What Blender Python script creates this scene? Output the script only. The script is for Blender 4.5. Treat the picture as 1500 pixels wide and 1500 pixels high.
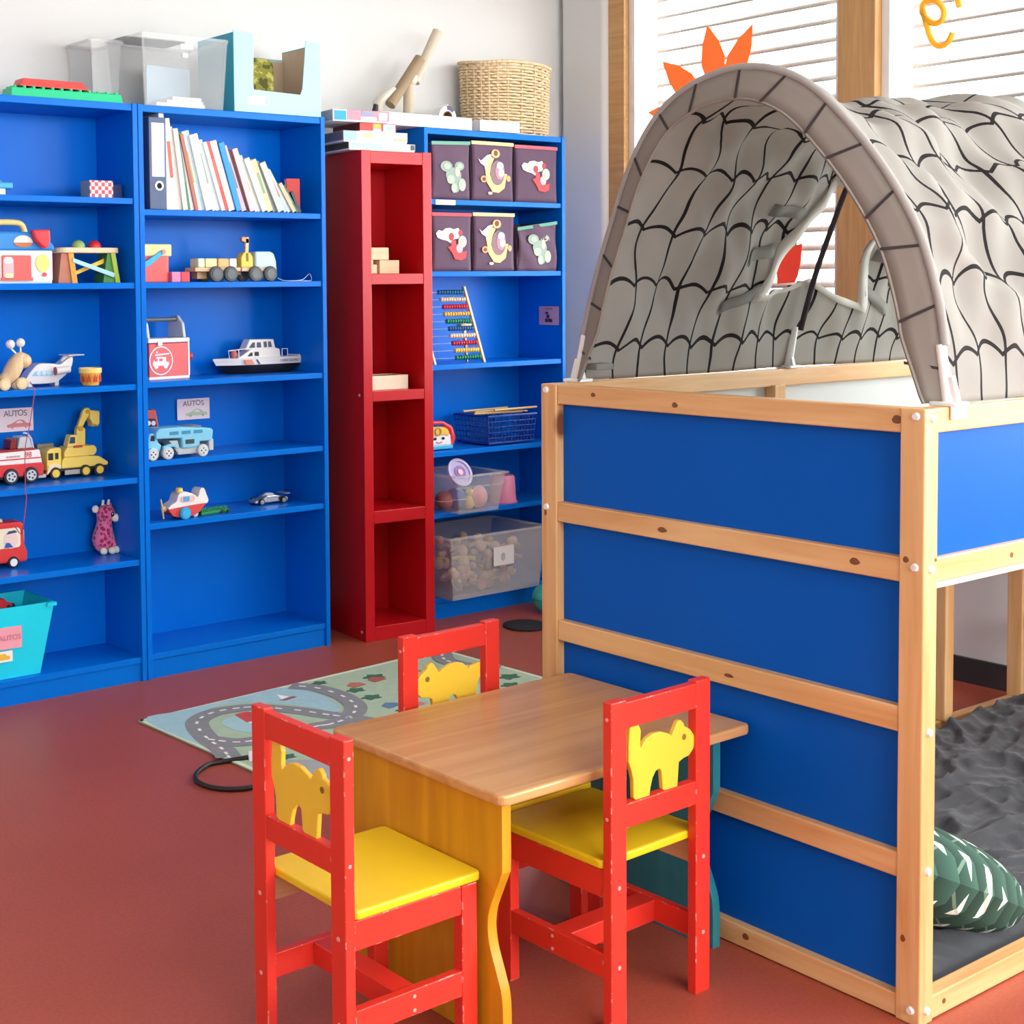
import bpy, bmesh, math, random
from mathutils import Matrix, Vector, noise as mnoise
R = math.radians
random.seed(7)
for o in list(bpy.data.objects):
    bpy.data.objects.remove(o, do_unlink=True)
S = bpy.context.scene
COL = S.collection

# ------------------------------------------------------------------ camera (a cropped photograph: shifted lens)
cd = bpy.data.cameras.new('camera'); cam = bpy.data.objects.new('camera', cd); COL.objects.link(cam)
cd.sensor_width = 36; cd.sensor_fit = 'HORIZONTAL'
cd.lens = 2122.09 / 1500 * 36
cd.shift_x = (750 - 474.2) / 1500
cd.shift_y = -(750 - 531.4) / 1500
cd.clip_start = .05
cam.matrix_world = Matrix(((0.80787234, 0.0402627, -0.58798061, 0),
                           (-0.58924197, 0.03542489, -0.80717965, 0),
                           (-0.01167008, 0.99856096, 0.05234327, 1.3797),
                           (0, 0, 0, 1)))
S.camera = cam

# ------------------------------------------------------------------ daylight and exposure
w = bpy.data.worlds.new('world'); S.world = w; w.use_nodes = True
bg = w.node_tree.nodes['Background']
bg.inputs[0].default_value = (.97, .985, 1, 1); bg.inputs[1].default_value = 11
def area(name, loc, rot, sx, sy, power, col=(1, .98, .95)):
    d = bpy.data.lights.new(name, 'AREA'); d.shape = 'RECTANGLE'; d.size = sx; d.size_y = sy; d.energy = power; d.color = col
    o = bpy.data.objects.new(name, d); COL.objects.link(o); o.location = loc; o.rotation_euler = rot
    return o
# the sky lights the room through its windows: portals mark the openings for the sampler
for nm, loc, rot, sx, sy in (('portal_rear', (1.9, -2.9, 2.1), (R(90), 0, 0), 4.7, 1.3), ('portal_side', (5.12, -.75, 1.83), (0, R(90), 0), 1.9, 2.8),
                             ('portal_middle', (5.12, 1.3, 1.83), (0, R(90), 0), 1.9, 1.3), ('portal_bed', (5.12, 2.6, 1.83), (0, R(90), 0), 1.9, 1.3), ('portal_corner', (5.12, 3.87, 1.83), (0, R(90), 0), 1.9, 1.2)):
    o = area(nm, loc, rot, sx, sy, 1); o.data.cycles.is_portal = True
vs = S.view_settings
vs.view_transform = 'Standard'; vs.look = 'None'; vs.exposure = 0.44; vs.gamma = 1; vs.use_curve_mapping = False

# ------------------------------------------------------------------ mesh and tagging helpers
class B:
    def __init__(s): s.v = []; s.f = []
    def add(s, vs, fs, T=None):
        n = len(s.v)
        s.v += [tuple(T @ Vector(p)) if T is not None else tuple(p) for p in vs]
        s.f += [tuple(n + i for i in f) for f in fs]
        return s
    def box(s, x0, x1, y0, y1, z0, z1, T=None):
        return s.add([(x0, y0, z0), (x1, y0, z0), (x1, y1, z0), (x0, y1, z0), (x0, y0, z1), (x1, y0, z1), (x1, y1, z1), (x0, y1, z1)],
                     [(3, 2, 1, 0), (4, 5, 6, 7), (0, 1, 5, 4), (1, 2, 6, 5), (2, 3, 7, 6), (3, 0, 4, 7)], T)
    def hexa(s, lo, hi, z0, z1, T=None):          # tapered box: lo and hi are (x0, x1, y0, y1)
        a, b = lo, hi
        return s.add([(a[0], a[2], z0), (a[1], a[2], z0), (a[1], a[3], z0), (a[0], a[3], z0), (b[0], b[2], z1), (b[1], b[2], z1), (b[1], b[3], z1), (b[0], b[3], z1)],
                     [(3, 2, 1, 0), (4, 5, 6, 7), (0, 1, 5, 4), (1, 2, 6, 5), (2, 3, 7, 6), (3, 0, 4, 7)], T)
    def prism(s, poly, d0, d1, plane='xz', T=None):  # polygon pushed through a thickness
        n = len(poly); f3 = {'xz': lambda p, d: (p[0], d, p[1]), 'yz': lambda p, d: (d, p[0], p[1]), 'xy': lambda p, d: (p[0], p[1], d)}[plane]
        vs = [f3(p, d0) for p in poly] + [f3(p, d1) for p in poly]
        return s.add(vs, [tuple(range(n)), tuple(range(2 * n - 1, n - 1, -1))] + [(i, i + n, (i + 1) % n + n, (i + 1) % n) for i in range(n)], T)
    def cyl(s, p, q, r, r2=None, n=16, T=None):
        p, q = Vector(p), Vector(q); d = (q - p).normalized(); a = d.orthogonal().normalized(); b = d.cross(a); r2 = r if r2 is None else r2
        vs = [p + (a * math.cos(t) + b * math.sin(t)) * r for t in [2 * math.pi * i / n for i in range(n)]] + \
             [q + (a * math.cos(t) + b * math.sin(t)) * r2 for t in [2 * math.pi * i / n for i in range(n)]]
        return s.add(vs, [tuple(range(n - 1, -1, -1)), tuple(range(n, 2 * n))] + [(i, (i + 1) % n, (i + 1) % n + n, i + n) for i in range(n)], T)
    def lathe(s, prof, n=24, c=(0, 0, 0), T=None):   # profile of (radius, z), open or closed by radius 0
        vs = []; m = len(prof)
        for i in range(n):
            t = 2 * math.pi * i / n
            vs += [(c[0] + r * math.cos(t), c[1] + r * math.sin(t), c[2] + z) for r, z in prof]
        fs = [(i * m + j, ((i + 1) % n) * m + j, ((i + 1) % n) * m + j + 1, i * m + j + 1) for i in range(n) for j in range(m - 1)]
        return s.add(vs, fs, T)
    def sph(s, c, r, nu=16, nv=10, T=None):
        r = (r, r, r) if not hasattr(r, '__len__') else r
        vs = [(c[0], c[1], c[2] - r[2])]
        for j in range(1, nv):
            p = math.pi * j / nv
            vs += [(c[0] + r[0] * math.sin(p) * math.cos(2 * math.pi * i / nu), c[1] + r[1] * math.sin(p) * math.sin(2 * math.pi * i / nu), c[2] - r[2] * math.cos(p)) for i in range(nu)]
        vs.append((c[0], c[1], c[2] + r[2])); e = len(vs) - 1
        fs = [(0, 1 + (i + 1) % nu, 1 + i) for i in range(nu)]
        for j in range(nv - 2):
            a = 1 + j * nu
            fs += [(a + i, a + (i + 1) % nu, a + nu + (i + 1) % nu, a + nu + i) for i in range(nu)]
        a = 1 + (nv - 2) * nu
        fs += [(a + i, a + (i + 1) % nu, e) for i in range(nu)]
        return s.add(vs, fs, T)
    def tube(s, pts, r, n=8, closed=False, T=None):
        P = [Vector(p) for p in pts]; m = len(P); vs = []
        up = None
        for i in range(m):
            d = (P[(i + 1) % m] - P[i - 1]) if closed or 0 < i < m - 1 else (P[1] - P[0] if i == 0 else P[-1] - P[-2])
            d.normalize()
            if up is None: up = d.orthogonal().normalized()
            a = (up - d * up.dot(d)).normalized(); up = a; b = d.cross(a)
            rr = r[i] if hasattr(r, '__len__') else r
            vs += [P[i] + (a * math.cos(2 * math.pi * k / n) + b * math.sin(2 * math.pi * k / n)) * rr for k in range(n)]
        k2 = m if closed else m - 1
        fs = [(i * n + k, i * n + (k + 1) % n, ((i + 1) % m) * n + (k + 1) % n, ((i + 1) % m) * n + k) for i in range(k2) for k in range(n)]
        if not closed: fs += [tuple(range(n - 1, -1, -1)), tuple(range((m - 1) * n, m * n))]
        return s.add(vs, fs, T)
    def grid(s, fn, nu, nv, T=None):
        vs = [fn(i / nu, j / nv) for j in range(nv + 1) for i in range(nu + 1)]
        return s.add(vs, [(j * (nu + 1) + i, j * (nu + 1) + i + 1, (j + 1) * (nu + 1) + i + 1, (j + 1) * (nu + 1) + i) for j in range(nv) for i in range(nu)], T)

def obj(name, b, m, parent=None, bev=0, smooth=None, seg=2, loc=None):
    me = b
    if isinstance(b, B):
        me = bpy.data.meshes.new(name); me.from_pydata([tuple(p) for p in b.v], [], b.f); me.validate()
        bm = bmesh.new(); bm.from_mesh(me); bmesh.ops.recalc_face_normals(bm, faces=bm.faces); bm.to_mesh(me); bm.free()
        if smooth:
            me.polygons.foreach_set('use_smooth', [True] * len(me.polygons)); me.set_sharp_from_angle(angle=R(smooth))
        if m is not None: me.materials.append(m)
    o = bpy.data.objects.new(name, me); COL.objects.link(o)
    if parent is not None: o.parent = parent
    if loc is not None: o.location = loc
    if bev:
        md = o.modifiers.new('bevel', 'BEVEL'); md.width = bev; md.segments = seg; md.limit_method = 'ANGLE'; md.angle_limit = R(40)
    return o
def tag(o, label, cat, group=None, kind=None):
    if label: o['label'] = label
    if cat: o['category'] = cat
    if group: o['group'] = group
    if kind: o['kind'] = kind
    return o
def thing(name, label, cat, loc=(0, 0, 0), rz=0, group=None, kind=None):
    o = bpy.data.objects.new(name, None); COL.objects.link(o); o.location = loc; o.rotation_euler = (0, 0, rz); o.empty_display_size = .05
    return tag(o, label, cat, group, kind)
def struct(o): o['kind'] = 'structure'; return o
def copy_tree(o, parent=None):
    c = o.copy(); COL.objects.link(c); c.parent = parent
    for ch in list(o.children): copy_tree(ch, c)
    return c
def rbox(x0, x1, y0, y1, r, n=5):                   # rounded rectangle outline
    P = []
    for cx, cy, a in ((x1 - r, y1 - r, 0), (x0 + r, y1 - r, 90), (x0 + r, y0 + r, 180), (x1 - r, y0 + r, 270)):
        P += [(cx + r * math.cos(R(a + 90 * k / n)), cy + r * math.sin(R(a + 90 * k / n))) for k in range(n + 1)]
    return P
def crom(P, n=8, closed=False):                     # smooth curve through points
    P = [Vector(p) for p in P]; m = len(P); out = []
    for i in range(m if closed else m - 1):
        a, b, c, d = (P[(i - 1) % m], P[i], P[(i + 1) % m], P[(i + 2) % m]) if closed else (P[max(i - 1, 0)], P[i], P[i + 1], P[min(i + 2, m - 1)])
        for k in range(n):
            t = k / n
            out.append(.5 * ((2 * b) + (c - a) * t + (2 * a - 5 * b + 4 * c - d) * t * t + (3 * b - a - 3 * c + d) * t ** 3))
    if not closed: out.append(P[-1])
    return out
def words(txt, size, ext=.0004):
    c = bpy.data.curves.new('lettering', 'FONT'); c.body = txt; c.size = size; c.extrude = ext; c.align_x = 'CENTER'; c.align_y = 'CENTER'
    t = bpy.data.objects.new('lettering', c); COL.objects.link(t); bpy.context.view_layer.update()
    me = bpy.data.meshes.new_from_object(t.evaluated_get(bpy.context.evaluated_depsgraph_get()))
    bpy.data.objects.remove(t, do_unlink=True); bpy.data.curves.remove(c)
    return me
def write(name, txt, size, m, parent, loc, rot=(R(90), 0, 0), ext=.0004):
    me = words(txt, size, ext); me.materials.clear(); me.materials.append(m)
    o = obj(name, me, None, parent); o.location = loc; o.rotation_euler = rot
    return o

# ------------------------------------------------------------------ materials
def lin(h):
    if isinstance(h, str): h = tuple(int(h[i:i + 2], 16) / 255 for i in (0, 2, 4))
    return tuple(c / 12.92 if c <= .04045 else ((c + .055) / 1.055) ** 2.4 for c in h) + (1,)
MATS = {}
def newmat(name):
    m = bpy.data.materials.new(name); m.use_nodes = True; nt = m.node_tree
    return m, nt, nt.nodes['Principled BSDF'], nt.nodes.new, nt.links.new
def mat(h, rough=.5, var=.06, scale=14, bump=0, bscale=200, metal=0, sheen=0, spec=.5):
    key = (h, rough, var, scale, bump, bscale, metal, sheen, spec)
    if key in MATS: return MATS[key]
    m, nt, p, N, Lk = newmat('painted_' + str(h))
    tc = N('ShaderNodeTexCoord'); nz = N('ShaderNodeTexNoise'); nz.inputs['Scale'].default_value = scale; nz.inputs['Detail'].default_value = 3
    Lk(tc.outputs['Object'], nz.inputs['Vector'])
    mx = N('ShaderNodeMix'); mx.data_type = 'RGBA'; c = lin(h)
    mx.inputs['A'].default_value = tuple(x * (1 - var) for x in c[:3]) + (1,); mx.inputs['B'].default_value = tuple(min(1, x * (1 + var)) for x in c[:3]) + (1,)
    Lk(nz.outputs['Fac'], mx.inputs['Factor']); Lk(mx.outputs['Result'], p.inputs['Base Color'])
    p.inputs['Roughness'].default_value = rough; p.inputs['Metallic'].default_value = metal; p.inputs['Sheen Weight'].default_value = sheen
    p.inputs['Specular IOR Level'].default_value = spec
    if bump:
        n2 = N('ShaderNodeTexNoise'); n2.inputs['Scale'].default_value = bscale; bp = N('ShaderNodeBump'); bp.inputs['Strength'].default_value = bump; bp.inputs['Distance'].default_value = .002
        Lk(tc.outputs['Object'], n2.inputs['Vector']); Lk(n2.outputs['Fac'], bp.inputs['Height']); Lk(bp.outputs['Normal'], p.inputs['Normal'])
    MATS[key] = m
    return m
def wood(name, c1, c2, axis='X', rough=.45, scale=9, knots=0, kcol='6a3a1c'):
    key = ('wood', name, axis)
    if key in MATS: return MATS[key]
    m, nt, p, N, Lk = newmat(name + '_' + axis)
    tc = N('ShaderNodeTexCoord'); mp = N('ShaderNodeMapping')
    mp.inputs['Scale'].default_value = {'X': (.07, 1, 1), 'Y': (1, .07, 1), 'Z': (1, 1, .07)}[axis]
    oi = N('ShaderNodeObjectInfo'); sc = N('ShaderNodeVectorMath'); sc.operation = 'SCALE'; sc.inputs['Scale'].default_value = 30
    cb = N('ShaderNodeCombineXYZ'); ad = N('ShaderNodeVectorMath')
    for k in range(3): Lk(oi.outputs['Random'], cb.inputs[k])
    Lk(cb.outputs[0], sc.inputs[0]); Lk(tc.outputs['Object'], mp.inputs['Vector']); Lk(mp.outputs[0], ad.inputs[0]); Lk(sc.outputs[0], ad.inputs[1])
    nz = N('ShaderNodeTexNoise'); nz.inputs['Scale'].default_value = scale * 6; nz.inputs['Detail'].default_value = 5; nz.inputs['Distortion'].default_value = .6
    Lk(ad.outputs[0], nz.inputs['Vector'])
    cr = N('ShaderNodeValToRGB'); cr.color_ramp.elements[0].position = .3; cr.color_ramp.elements[1].position = .7
    cr.color_ramp.elements[0].color = lin(c2); cr.color_ramp.elements[1].color = lin(c1); Lk(nz.outputs['Fac'], cr.inputs['Fac'])
    out = cr.outputs['Color']
    if knots:
        m2 = N('ShaderNodeMapping'); m2.inputs['Scale'].default_value = {'X': (.55, 1, 1), 'Y': (1, .55, 1), 'Z': (1, 1, .55)}[axis]
        a2 = N('ShaderNodeVectorMath'); Lk(tc.outputs['Object'], m2.inputs['Vector']); Lk(m2.outputs[0], a2.inputs[0]); Lk(sc.outputs[0], a2.inputs[1])
        vo = N('ShaderNodeTexVoronoi'); vo.inputs['Scale'].default_value = knots; Lk(a2.outputs[0], vo.inputs['Vector'])
        c2_ = N('ShaderNodeValToRGB'); e = c2_.color_ramp.elements; e[0].position = .055; e[0].color = (1, 1, 1, 1); e[1].position = .1; e[1].color = (0, 0, 0, 1)
        Lk(vo.outputs['Distance'], c2_.inputs['Fac'])
        mx = N('ShaderNodeMix'); mx.data_type = 'RGBA'; mx.inputs['B'].default_value = lin(kcol); Lk(c2_.outputs['Color'], mx.inputs['Factor']); Lk(out, mx.inputs['A']); out = mx.outputs['Result']
    Lk(out, p.inputs['Base Color']); p.inputs['Roughness'].default_value = rough
    MATS[key] = m
    return m
def chipped(name, h, chip='f3e6dc', amount=.585, rough=.38):      # enamel paint worn off along the edges
    m, nt, p, N, Lk = newmat(name)
    bv = N('ShaderNodeBevel'); bv.samples = 4; bv.inputs['Radius'].default_value = .0022; g = N('ShaderNodeNewGeometry')
    dt = N('ShaderNodeVectorMath'); dt.operation = 'DOT_PRODUCT'; Lk(bv.outputs[0], dt.inputs[0]); Lk(g.outputs['Normal'], dt.inputs[1])
    lt = N('ShaderNodeMath'); lt.operation = 'LESS_THAN'; lt.inputs[1].default_value = .93; Lk(dt.outputs['Value'], lt.inputs[0])
    tc = N('ShaderNodeTexCoord'); nz = N('ShaderNodeTexNoise'); nz.inputs['Scale'].default_value = 55; nz.inputs['Detail'].default_value = 4; Lk(tc.outputs['Object'], nz.inputs['Vector'])
    gt = N('ShaderNodeMath'); gt.operation = 'GREATER_THAN'; gt.inputs[1].default_value = amount; Lk(nz.outputs['Fac'], gt.inputs[0])
    mu = N('ShaderNodeMath'); mu.operation = 'MULTIPLY'; Lk(lt.outputs[0], mu.inputs[0]); Lk(gt.outputs[0], mu.inputs[1])
    mx = N('ShaderNodeMix'); mx.data_type = 'RGBA'; mx.inputs['A'].default_value = lin(h); mx.inputs['B'].default_value = lin(chip)
    Lk(mu.outputs[0], mx.inputs['Factor']); Lk(mx.outputs['Result'], p.inputs['Base Color']); p.inputs['Roughness'].default_value = rough
    return m
def clear(name, tint='e8eef0', milk=.35, rough=.15):             # milky see-through plastic
    if name in MATS: return MATS[name]
    m, nt, p, N, Lk = newmat(name)
    tc = N('ShaderNodeTexCoord'); nz = N('ShaderNodeTexNoise'); nz.inputs['Scale'].default_value = 9; Lk(tc.outputs['Object'], nz.inputs['Vector'])
    ml = N('ShaderNodeMath'); ml.operation = 'MULTIPLY_ADD'; ml.inputs[1].default_value = .06; ml.inputs[2].default_value = milk - .03; Lk(nz.outputs['Fac'], ml.inputs[0])
    tr = N('ShaderNodeBsdfTransparent'); tr.inputs[0].default_value = (.985, .99, .99, 1); ms = N('ShaderNodeMixShader')
    p.inputs['Base Color'].default_value = lin(tint); p.inputs['Roughness'].default_value = rough; p.inputs['Transmission Weight'].default_value = 0
    Lk(ml.outputs[0], ms.inputs[0]); Lk(tr.outputs[0], ms.inputs[1]); Lk(p.outputs[0], ms.inputs[2]); Lk(ms.outputs[0], nt.nodes['Material Output'].inputs[0])
    MATS[name] = m
    return m

# ================================================================== the room
WHITE = mat('d3d3d0', .85, .015, 3, .15, 60)
def floor_mat():
    m, nt, p, N, Lk = newmat('red_linoleum')
    tc = N('ShaderNodeTexCoord'); n1 = N('ShaderNodeTexNoise'); n1.inputs['Scale'].default_value = 2.2; n1.inputs['Detail'].default_value = 4
    n2 = N('ShaderNodeTexNoise'); n2.inputs['Scale'].default_value = 120; n2.inputs['Detail'].default_value = 2
    Lk(tc.outputs['Object'], n1.inputs['Vector']); Lk(tc.outputs['Object'], n2.inputs['Vector'])
    a = N('ShaderNodeMix'); a.data_type = 'RGBA'; a.inputs['A'].default_value = lin('9e4936'); a.inputs['B'].default_value = lin('b05742'); Lk(n1.outputs['Fac'], a.inputs['Factor'])
    b = N('ShaderNodeMix'); b.data_type = 'RGBA'; b.blend_type = 'MULTIPLY'; b.inputs['Factor'].default_value = .35
    cr = N('ShaderNodeValToRGB'); cr.color_ramp.elements[0].color = (.62, .6, .6, 1); cr.color_ramp.elements[0].position = .35; cr.color_ramp.elements[1].position = .6
    Lk(n2.outputs['Fac'], cr.inputs['Fac']); Lk(a.outputs['Result'], b.inputs['A']); Lk(cr.outputs['Color'], b.inputs['B']); Lk(b.outputs['Result'], p.inputs['Base Color'])
    p.inputs['Roughness'].default_value = .42; p.inputs['Specular IOR Level'].default_value = .35
    return m
X0, X1, Y0, Y1, H = -1.6, 4.88, -2.8, 4.80, 3.05
struct(obj('floor', B().box(X0 - .2, X1 + .25, Y0 - .2, Y1 + .2, -.1, 0), floor_mat()))
struct(obj('ceiling', B().box(X0 - .2, X1 + .25, Y0 - .2, Y1 + .2, H, H + .1), WHITE))
struct(obj('wall_back', B().box(X0 - .2, X1 + .25, Y1, Y1 + .2, 0, H), WHITE))
struct(obj('wall_left', B().box(X0 - .2, X0, Y0, Y1, 0, H), WHITE))
# rear wall behind the viewer, with its own windows
rw = B().box(X0, X1, Y0 - .2, Y0, 0, 1.45).box(X0, X1, Y0 - .2, Y0, 2.75, H)
for a, b in ((X0, -.45), (4.25, X1)): rw.box(a, b, Y0 - .2, Y0, 1.45, 2.75)
struct(obj('wall_rear', rw, WHITE))
# window wall: parapet, lintel, corner pier
ww = struct(obj('wall_window', B().box(4.668, X1 + .22, Y0, Y1, 0, .86).box(X1, X1 + .22, Y0, Y1, 2.8, H).box(X1, X1 + .22, 4.50, Y1, .86, 2.8), WHITE))
pier = B()
pier.prism([(4.76, X1 + .01), (4.76, X1 - .035)] + [(4.535 - .028 * math.sin(R(t)), X1 - .007 - .028 * math.cos(R(t))) for t in range(0, 91, 15)] + [(4.507, X1 + .01)], .86, 2.8, 'xy',
           Matrix(((0, 1, 0, 0), (1, 0, 0, 0), (0, 0, 1, 0), (0, 0, 0, 1))))
obj('corner_pier', pier, WHITE, ww, smooth=35)
struct(obj('baseboard_window', B().box(4.652, 4.668, Y0, Y1, 0, .085), mat('2b2a2c', .5)))
struct(obj('baseboard_back', B().box(X0, 4.65, Y1 - .015, Y1, 0, .085), mat('2b2a2c', .5)))
struct(obj('trim_sill', B().box(4.63, X1, Y0, 4.50, .86, .885), wood('sill_oak', 'c99a62', 'b88750', 'Y'), bev=.004))

FRAME = wood('window_oak', 'c79b64', 'b4864f', 'Z', .5)
FRAMEY = wood('window_oak', 'c79b64', 'b4864f', 'Y', .5)
ALU = mat('dfe5ea', .35, .02, metal=.3)
def glass_mat():
    m, nt, p, N, Lk = newmat('window_glass')
    tc = N('ShaderNodeTexCoord'); nz = N('ShaderNodeTexNoise'); nz.inputs['Scale'].default_value = 3; Lk(tc.outputs['Object'], nz.inputs['Vector'])
    ma = N('ShaderNodeMath'); ma.operation = 'MULTIPLY_ADD'; ma.inputs[1].default_value = .02; ma.inputs[2].default_value = .04; Lk(nz.outputs['Fac'], ma.inputs[0])
    t = N('ShaderNodeBsdfTransparent'); t.inputs[0].default_value = (.97, .99, .99, 1); g = N('ShaderNodeBsdfGlossy'); g.inputs['Roughness'].default_value = .02
    ms = N('ShaderNodeMixShader'); Lk(ma.outputs[0], ms.inputs[0]); Lk(t.outputs[0], ms.inputs[1]); Lk(g.outputs[0], ms.inputs[2]); Lk(ms.outputs[0], nt.nodes['Material Output'].inputs[0])
    return m
GLASS = glass_mat()
XW = X1 - .01                                        # room side of the window frames
posts = [(4.507, 4.415), (3.335, 3.175), (2.02, 1.86), (.70, .54), (-.62, -.78), (-1.94, -2.10)]
for i in range(5):
    yl, yr = posts[i][1], posts[i + 1][0]
    wn = B().box(XW, XW + .10, yr, yl, .885, .965).box(XW, XW + .10, yr, yl, 2.72, 2.8)
    if i == 0: wn.box(XW, XW + .10, posts[0][1], posts[0][0], .885, 2.8)
    wo = struct(obj('window_%d' % (i + 1), wn, FRAMEY, bev=.003))
    obj('mullion', B().box(XW - .01, XW + .11, posts[i + 1][1], posts[i + 1][0], .885, 2.8), FRAME, wo, bev=.004)
    al = B()
    for a in (yl - .035, yr): al.box(XW + .03, XW + .09, a, a + .035, .965, 2.72)
    obj('metal_edge', al, ALU, wo, bev=.003)
    obj('pane', B().box(XW + .052, XW + .06, yr + .03, yl - .03, .96, 2.73), GLASS, wo)

# outside blinds with the slats open: one blind to each window, each slat a piece of its own
SLAT = mat('9a8f89', .45, .02)
XB = X1 + .19
names = ['open pale louvre blind outside the window with the orange paper flower', 'open pale louvre blind outside the window with the yellow lettering']
for i in range(2):
    yl, yr = posts[i][1], posts[i + 1][0]
    bl = thing('louvre_blind', names[i], 'blind', (XB, (yl + yr) / 2, .95), 0, 'louvre blinds outside the windows')
    half = (yl - yr) / 2 - .045
    sb = B()
    prof = [(-.041, -.008), (-.031, .001), (-.012, .006), (.012, .006), (.031, .001), (.041, -.008)]
    pts = []
    for s in (-1, 1): pts += [(x, s * half, z) for x, z in prof]
    sb.add(pts, [(k, k + 1, k + 7, k + 6) for k in range(5)])
    first = obj('slat', sb, SLAT, bl, smooth=50); md = first.modifiers.new('thick', 'SOLIDIFY'); md.thickness = .002
    zs = [.05 + .0745 * k for k in range(24)]
    for k, z in enumerate(zs):
        o = first if k == 0 else first.copy()
        if k: COL.objects.link(o); o.parent = bl
        o.location = (0, 0, z); o.rotation_euler = (0, R(-17), 0)
    for s in (-1, 1):
        obj('guide_rail', B().box(-.02, .02, s * (half + .012) - .012, s * (half + .012) + .012, 0, 1.86), ALU, bl)
        obj('ladder_cord', B().cyl((-.036, s * half * .72, .03), (-.036, s * half * .72, 1.85), .0012, n=6), SLAT, bl)
# pale flat-roofed building across the yard
bd = thing('building', 'pale overexposed building across the yard behind the blind', 'building', (16.5, 12.3, -1))
obj('wall', B().box(0, 4, -3.5, 3.0, 0, 6.2), mat('f7f0d8', .9), bd)
obj('cladding', B().box(-.04, 0, -3.5, 1.2, 0, 5.6), mat('e6e6e8', .8), bd)
for k in range(6): obj('cladding_rib', B().box(-.07, -.04, -3.4 + k * .75, -3.3 + k * .75, 0, 5.6), mat('dcdce0', .8), bd)
obj('roof_edge', B().box(-.15, 4.1, -3.6, 3.1, 6.2, 6.35), mat('f2ecd8', .9), bd)

# ================================================================== window stickers
def paper(name, h):
    m, nt, p, N, Lk = newmat(name)
    tc = N('ShaderNodeTexCoord'); nz = N('ShaderNodeTexNoise'); nz.inputs['Scale'].default_value = 30; Lk(tc.outputs['Object'], nz.inputs['Vector'])
    mx = N('ShaderNodeMix'); mx.data_type = 'RGBA'; c = lin(h); mx.inputs['A'].default_value = tuple(q * .9 for q in c[:3]) + (1,); mx.inputs['B'].default_value = c; Lk(nz.outputs['Fac'], mx.inputs['Factor'])
    Lk(mx.outputs['Result'], p.inputs['Base Color']); p.inputs['Roughness'].default_value = .9
    t = N('ShaderNodeBsdfTranslucent'); Lk(mx.outputs['Result'], t.inputs[0]); ms = N('ShaderNodeMixShader'); ms.inputs[0].default_value = .4
    Lk(p.outputs[0], ms.inputs[1]); Lk(t.outputs[0], ms.inputs[2]); Lk(ms.outputs[0], nt.nodes['Material Output'].inputs[0])
    return m
ORANGE = paper('orange_card', 'fb9450')
def petal(bx, bz, tx, tz, wd, n=8):
    d = Vector((tx - bx, tz - bz)); L = d.length; d.normalize(); nn = Vector((-d.y, d.x)); P = []
    prof = [(0, .35), (.2, .8), (.45, 1), (.7, .72), (.9, .26), (1, 0)]
    for t, q in prof: P.append((bx + d.x * L * t + nn.x * q * wd, bz + d.y * L * t + nn.y * q * wd))
    for t, q in prof[-2::-1]: P.append((bx + d.x * L * t - nn.x * q * wd, bz + d.y * L * t - nn.y * q * wd))
    return P
XG = XW + .046
fl = thing('paper_flower', 'orange paper flower with pointed petals stuck on the window pane', 'decoration', (XG, 3.92, 2.08))
def stick(name, poly, m, parent, oy, oz, t=.0025):
    return obj(name, B().prism([(y - oy, z - oz) for y, z in poly], -t, 0, 'yz'), m, parent)
for b, t, w_ in (((3.94, 2.18), (3.995, 2.455), .062), ((3.90, 2.18), (3.765, 2.425), .055), ((4.02, 2.13), (4.235, 2.335), .058), ((4.04, 2.08), (4.318, 2.125), .05),
                 ((3.85, 2.12), (3.62, 2.22), .055), ((3.86, 2.03), (3.62, 1.95), .055), ((4.0, 2.0), (4.17, 1.82), .055), ((3.92, 1.98), (3.90, 1.72), .055)):
    stick('petal', petal(*b, *t, w_), ORANGE, fl, 3.92, 2.08)
stick('flower_heart', [(3.94 + .13 * math.cos(R(a)), 2.08 + .13 * math.sin(R(a))) for a in range(0, 360, 15)], mat('f5b52e', .8), fl, 3.92, 2.08, .003)
GREENP = paper('green_card', '3a8450')
tu = thing('paper_tulip', 'red paper tulip with green leaf on the pane seen through the tent', 'decoration', (XG, 3.57, 1.38))
stick('blossom', [(3.64, 1.37), (3.645, 1.42), (3.625, 1.47), (3.58, 1.515), (3.525, 1.53), (3.53, 1.46), (3.545, 1.40), (3.56, 1.375)], paper('red_card', 'dc6450'), tu, 3.57, 1.38)
stick('leaf', [(3.575, 1.545), (3.565, 1.59), (3.53, 1.625), (3.497, 1.635), (3.505, 1.60), (3.53, 1.565)], GREENP, tu, 3.57, 1.38)
stick('stalk', [(3.56, 1.52), (3.553, 1.52), (3.515, 1.64), (3.52, 1.645)], GREENP, tu, 3.57, 1.38, .002)
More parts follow.
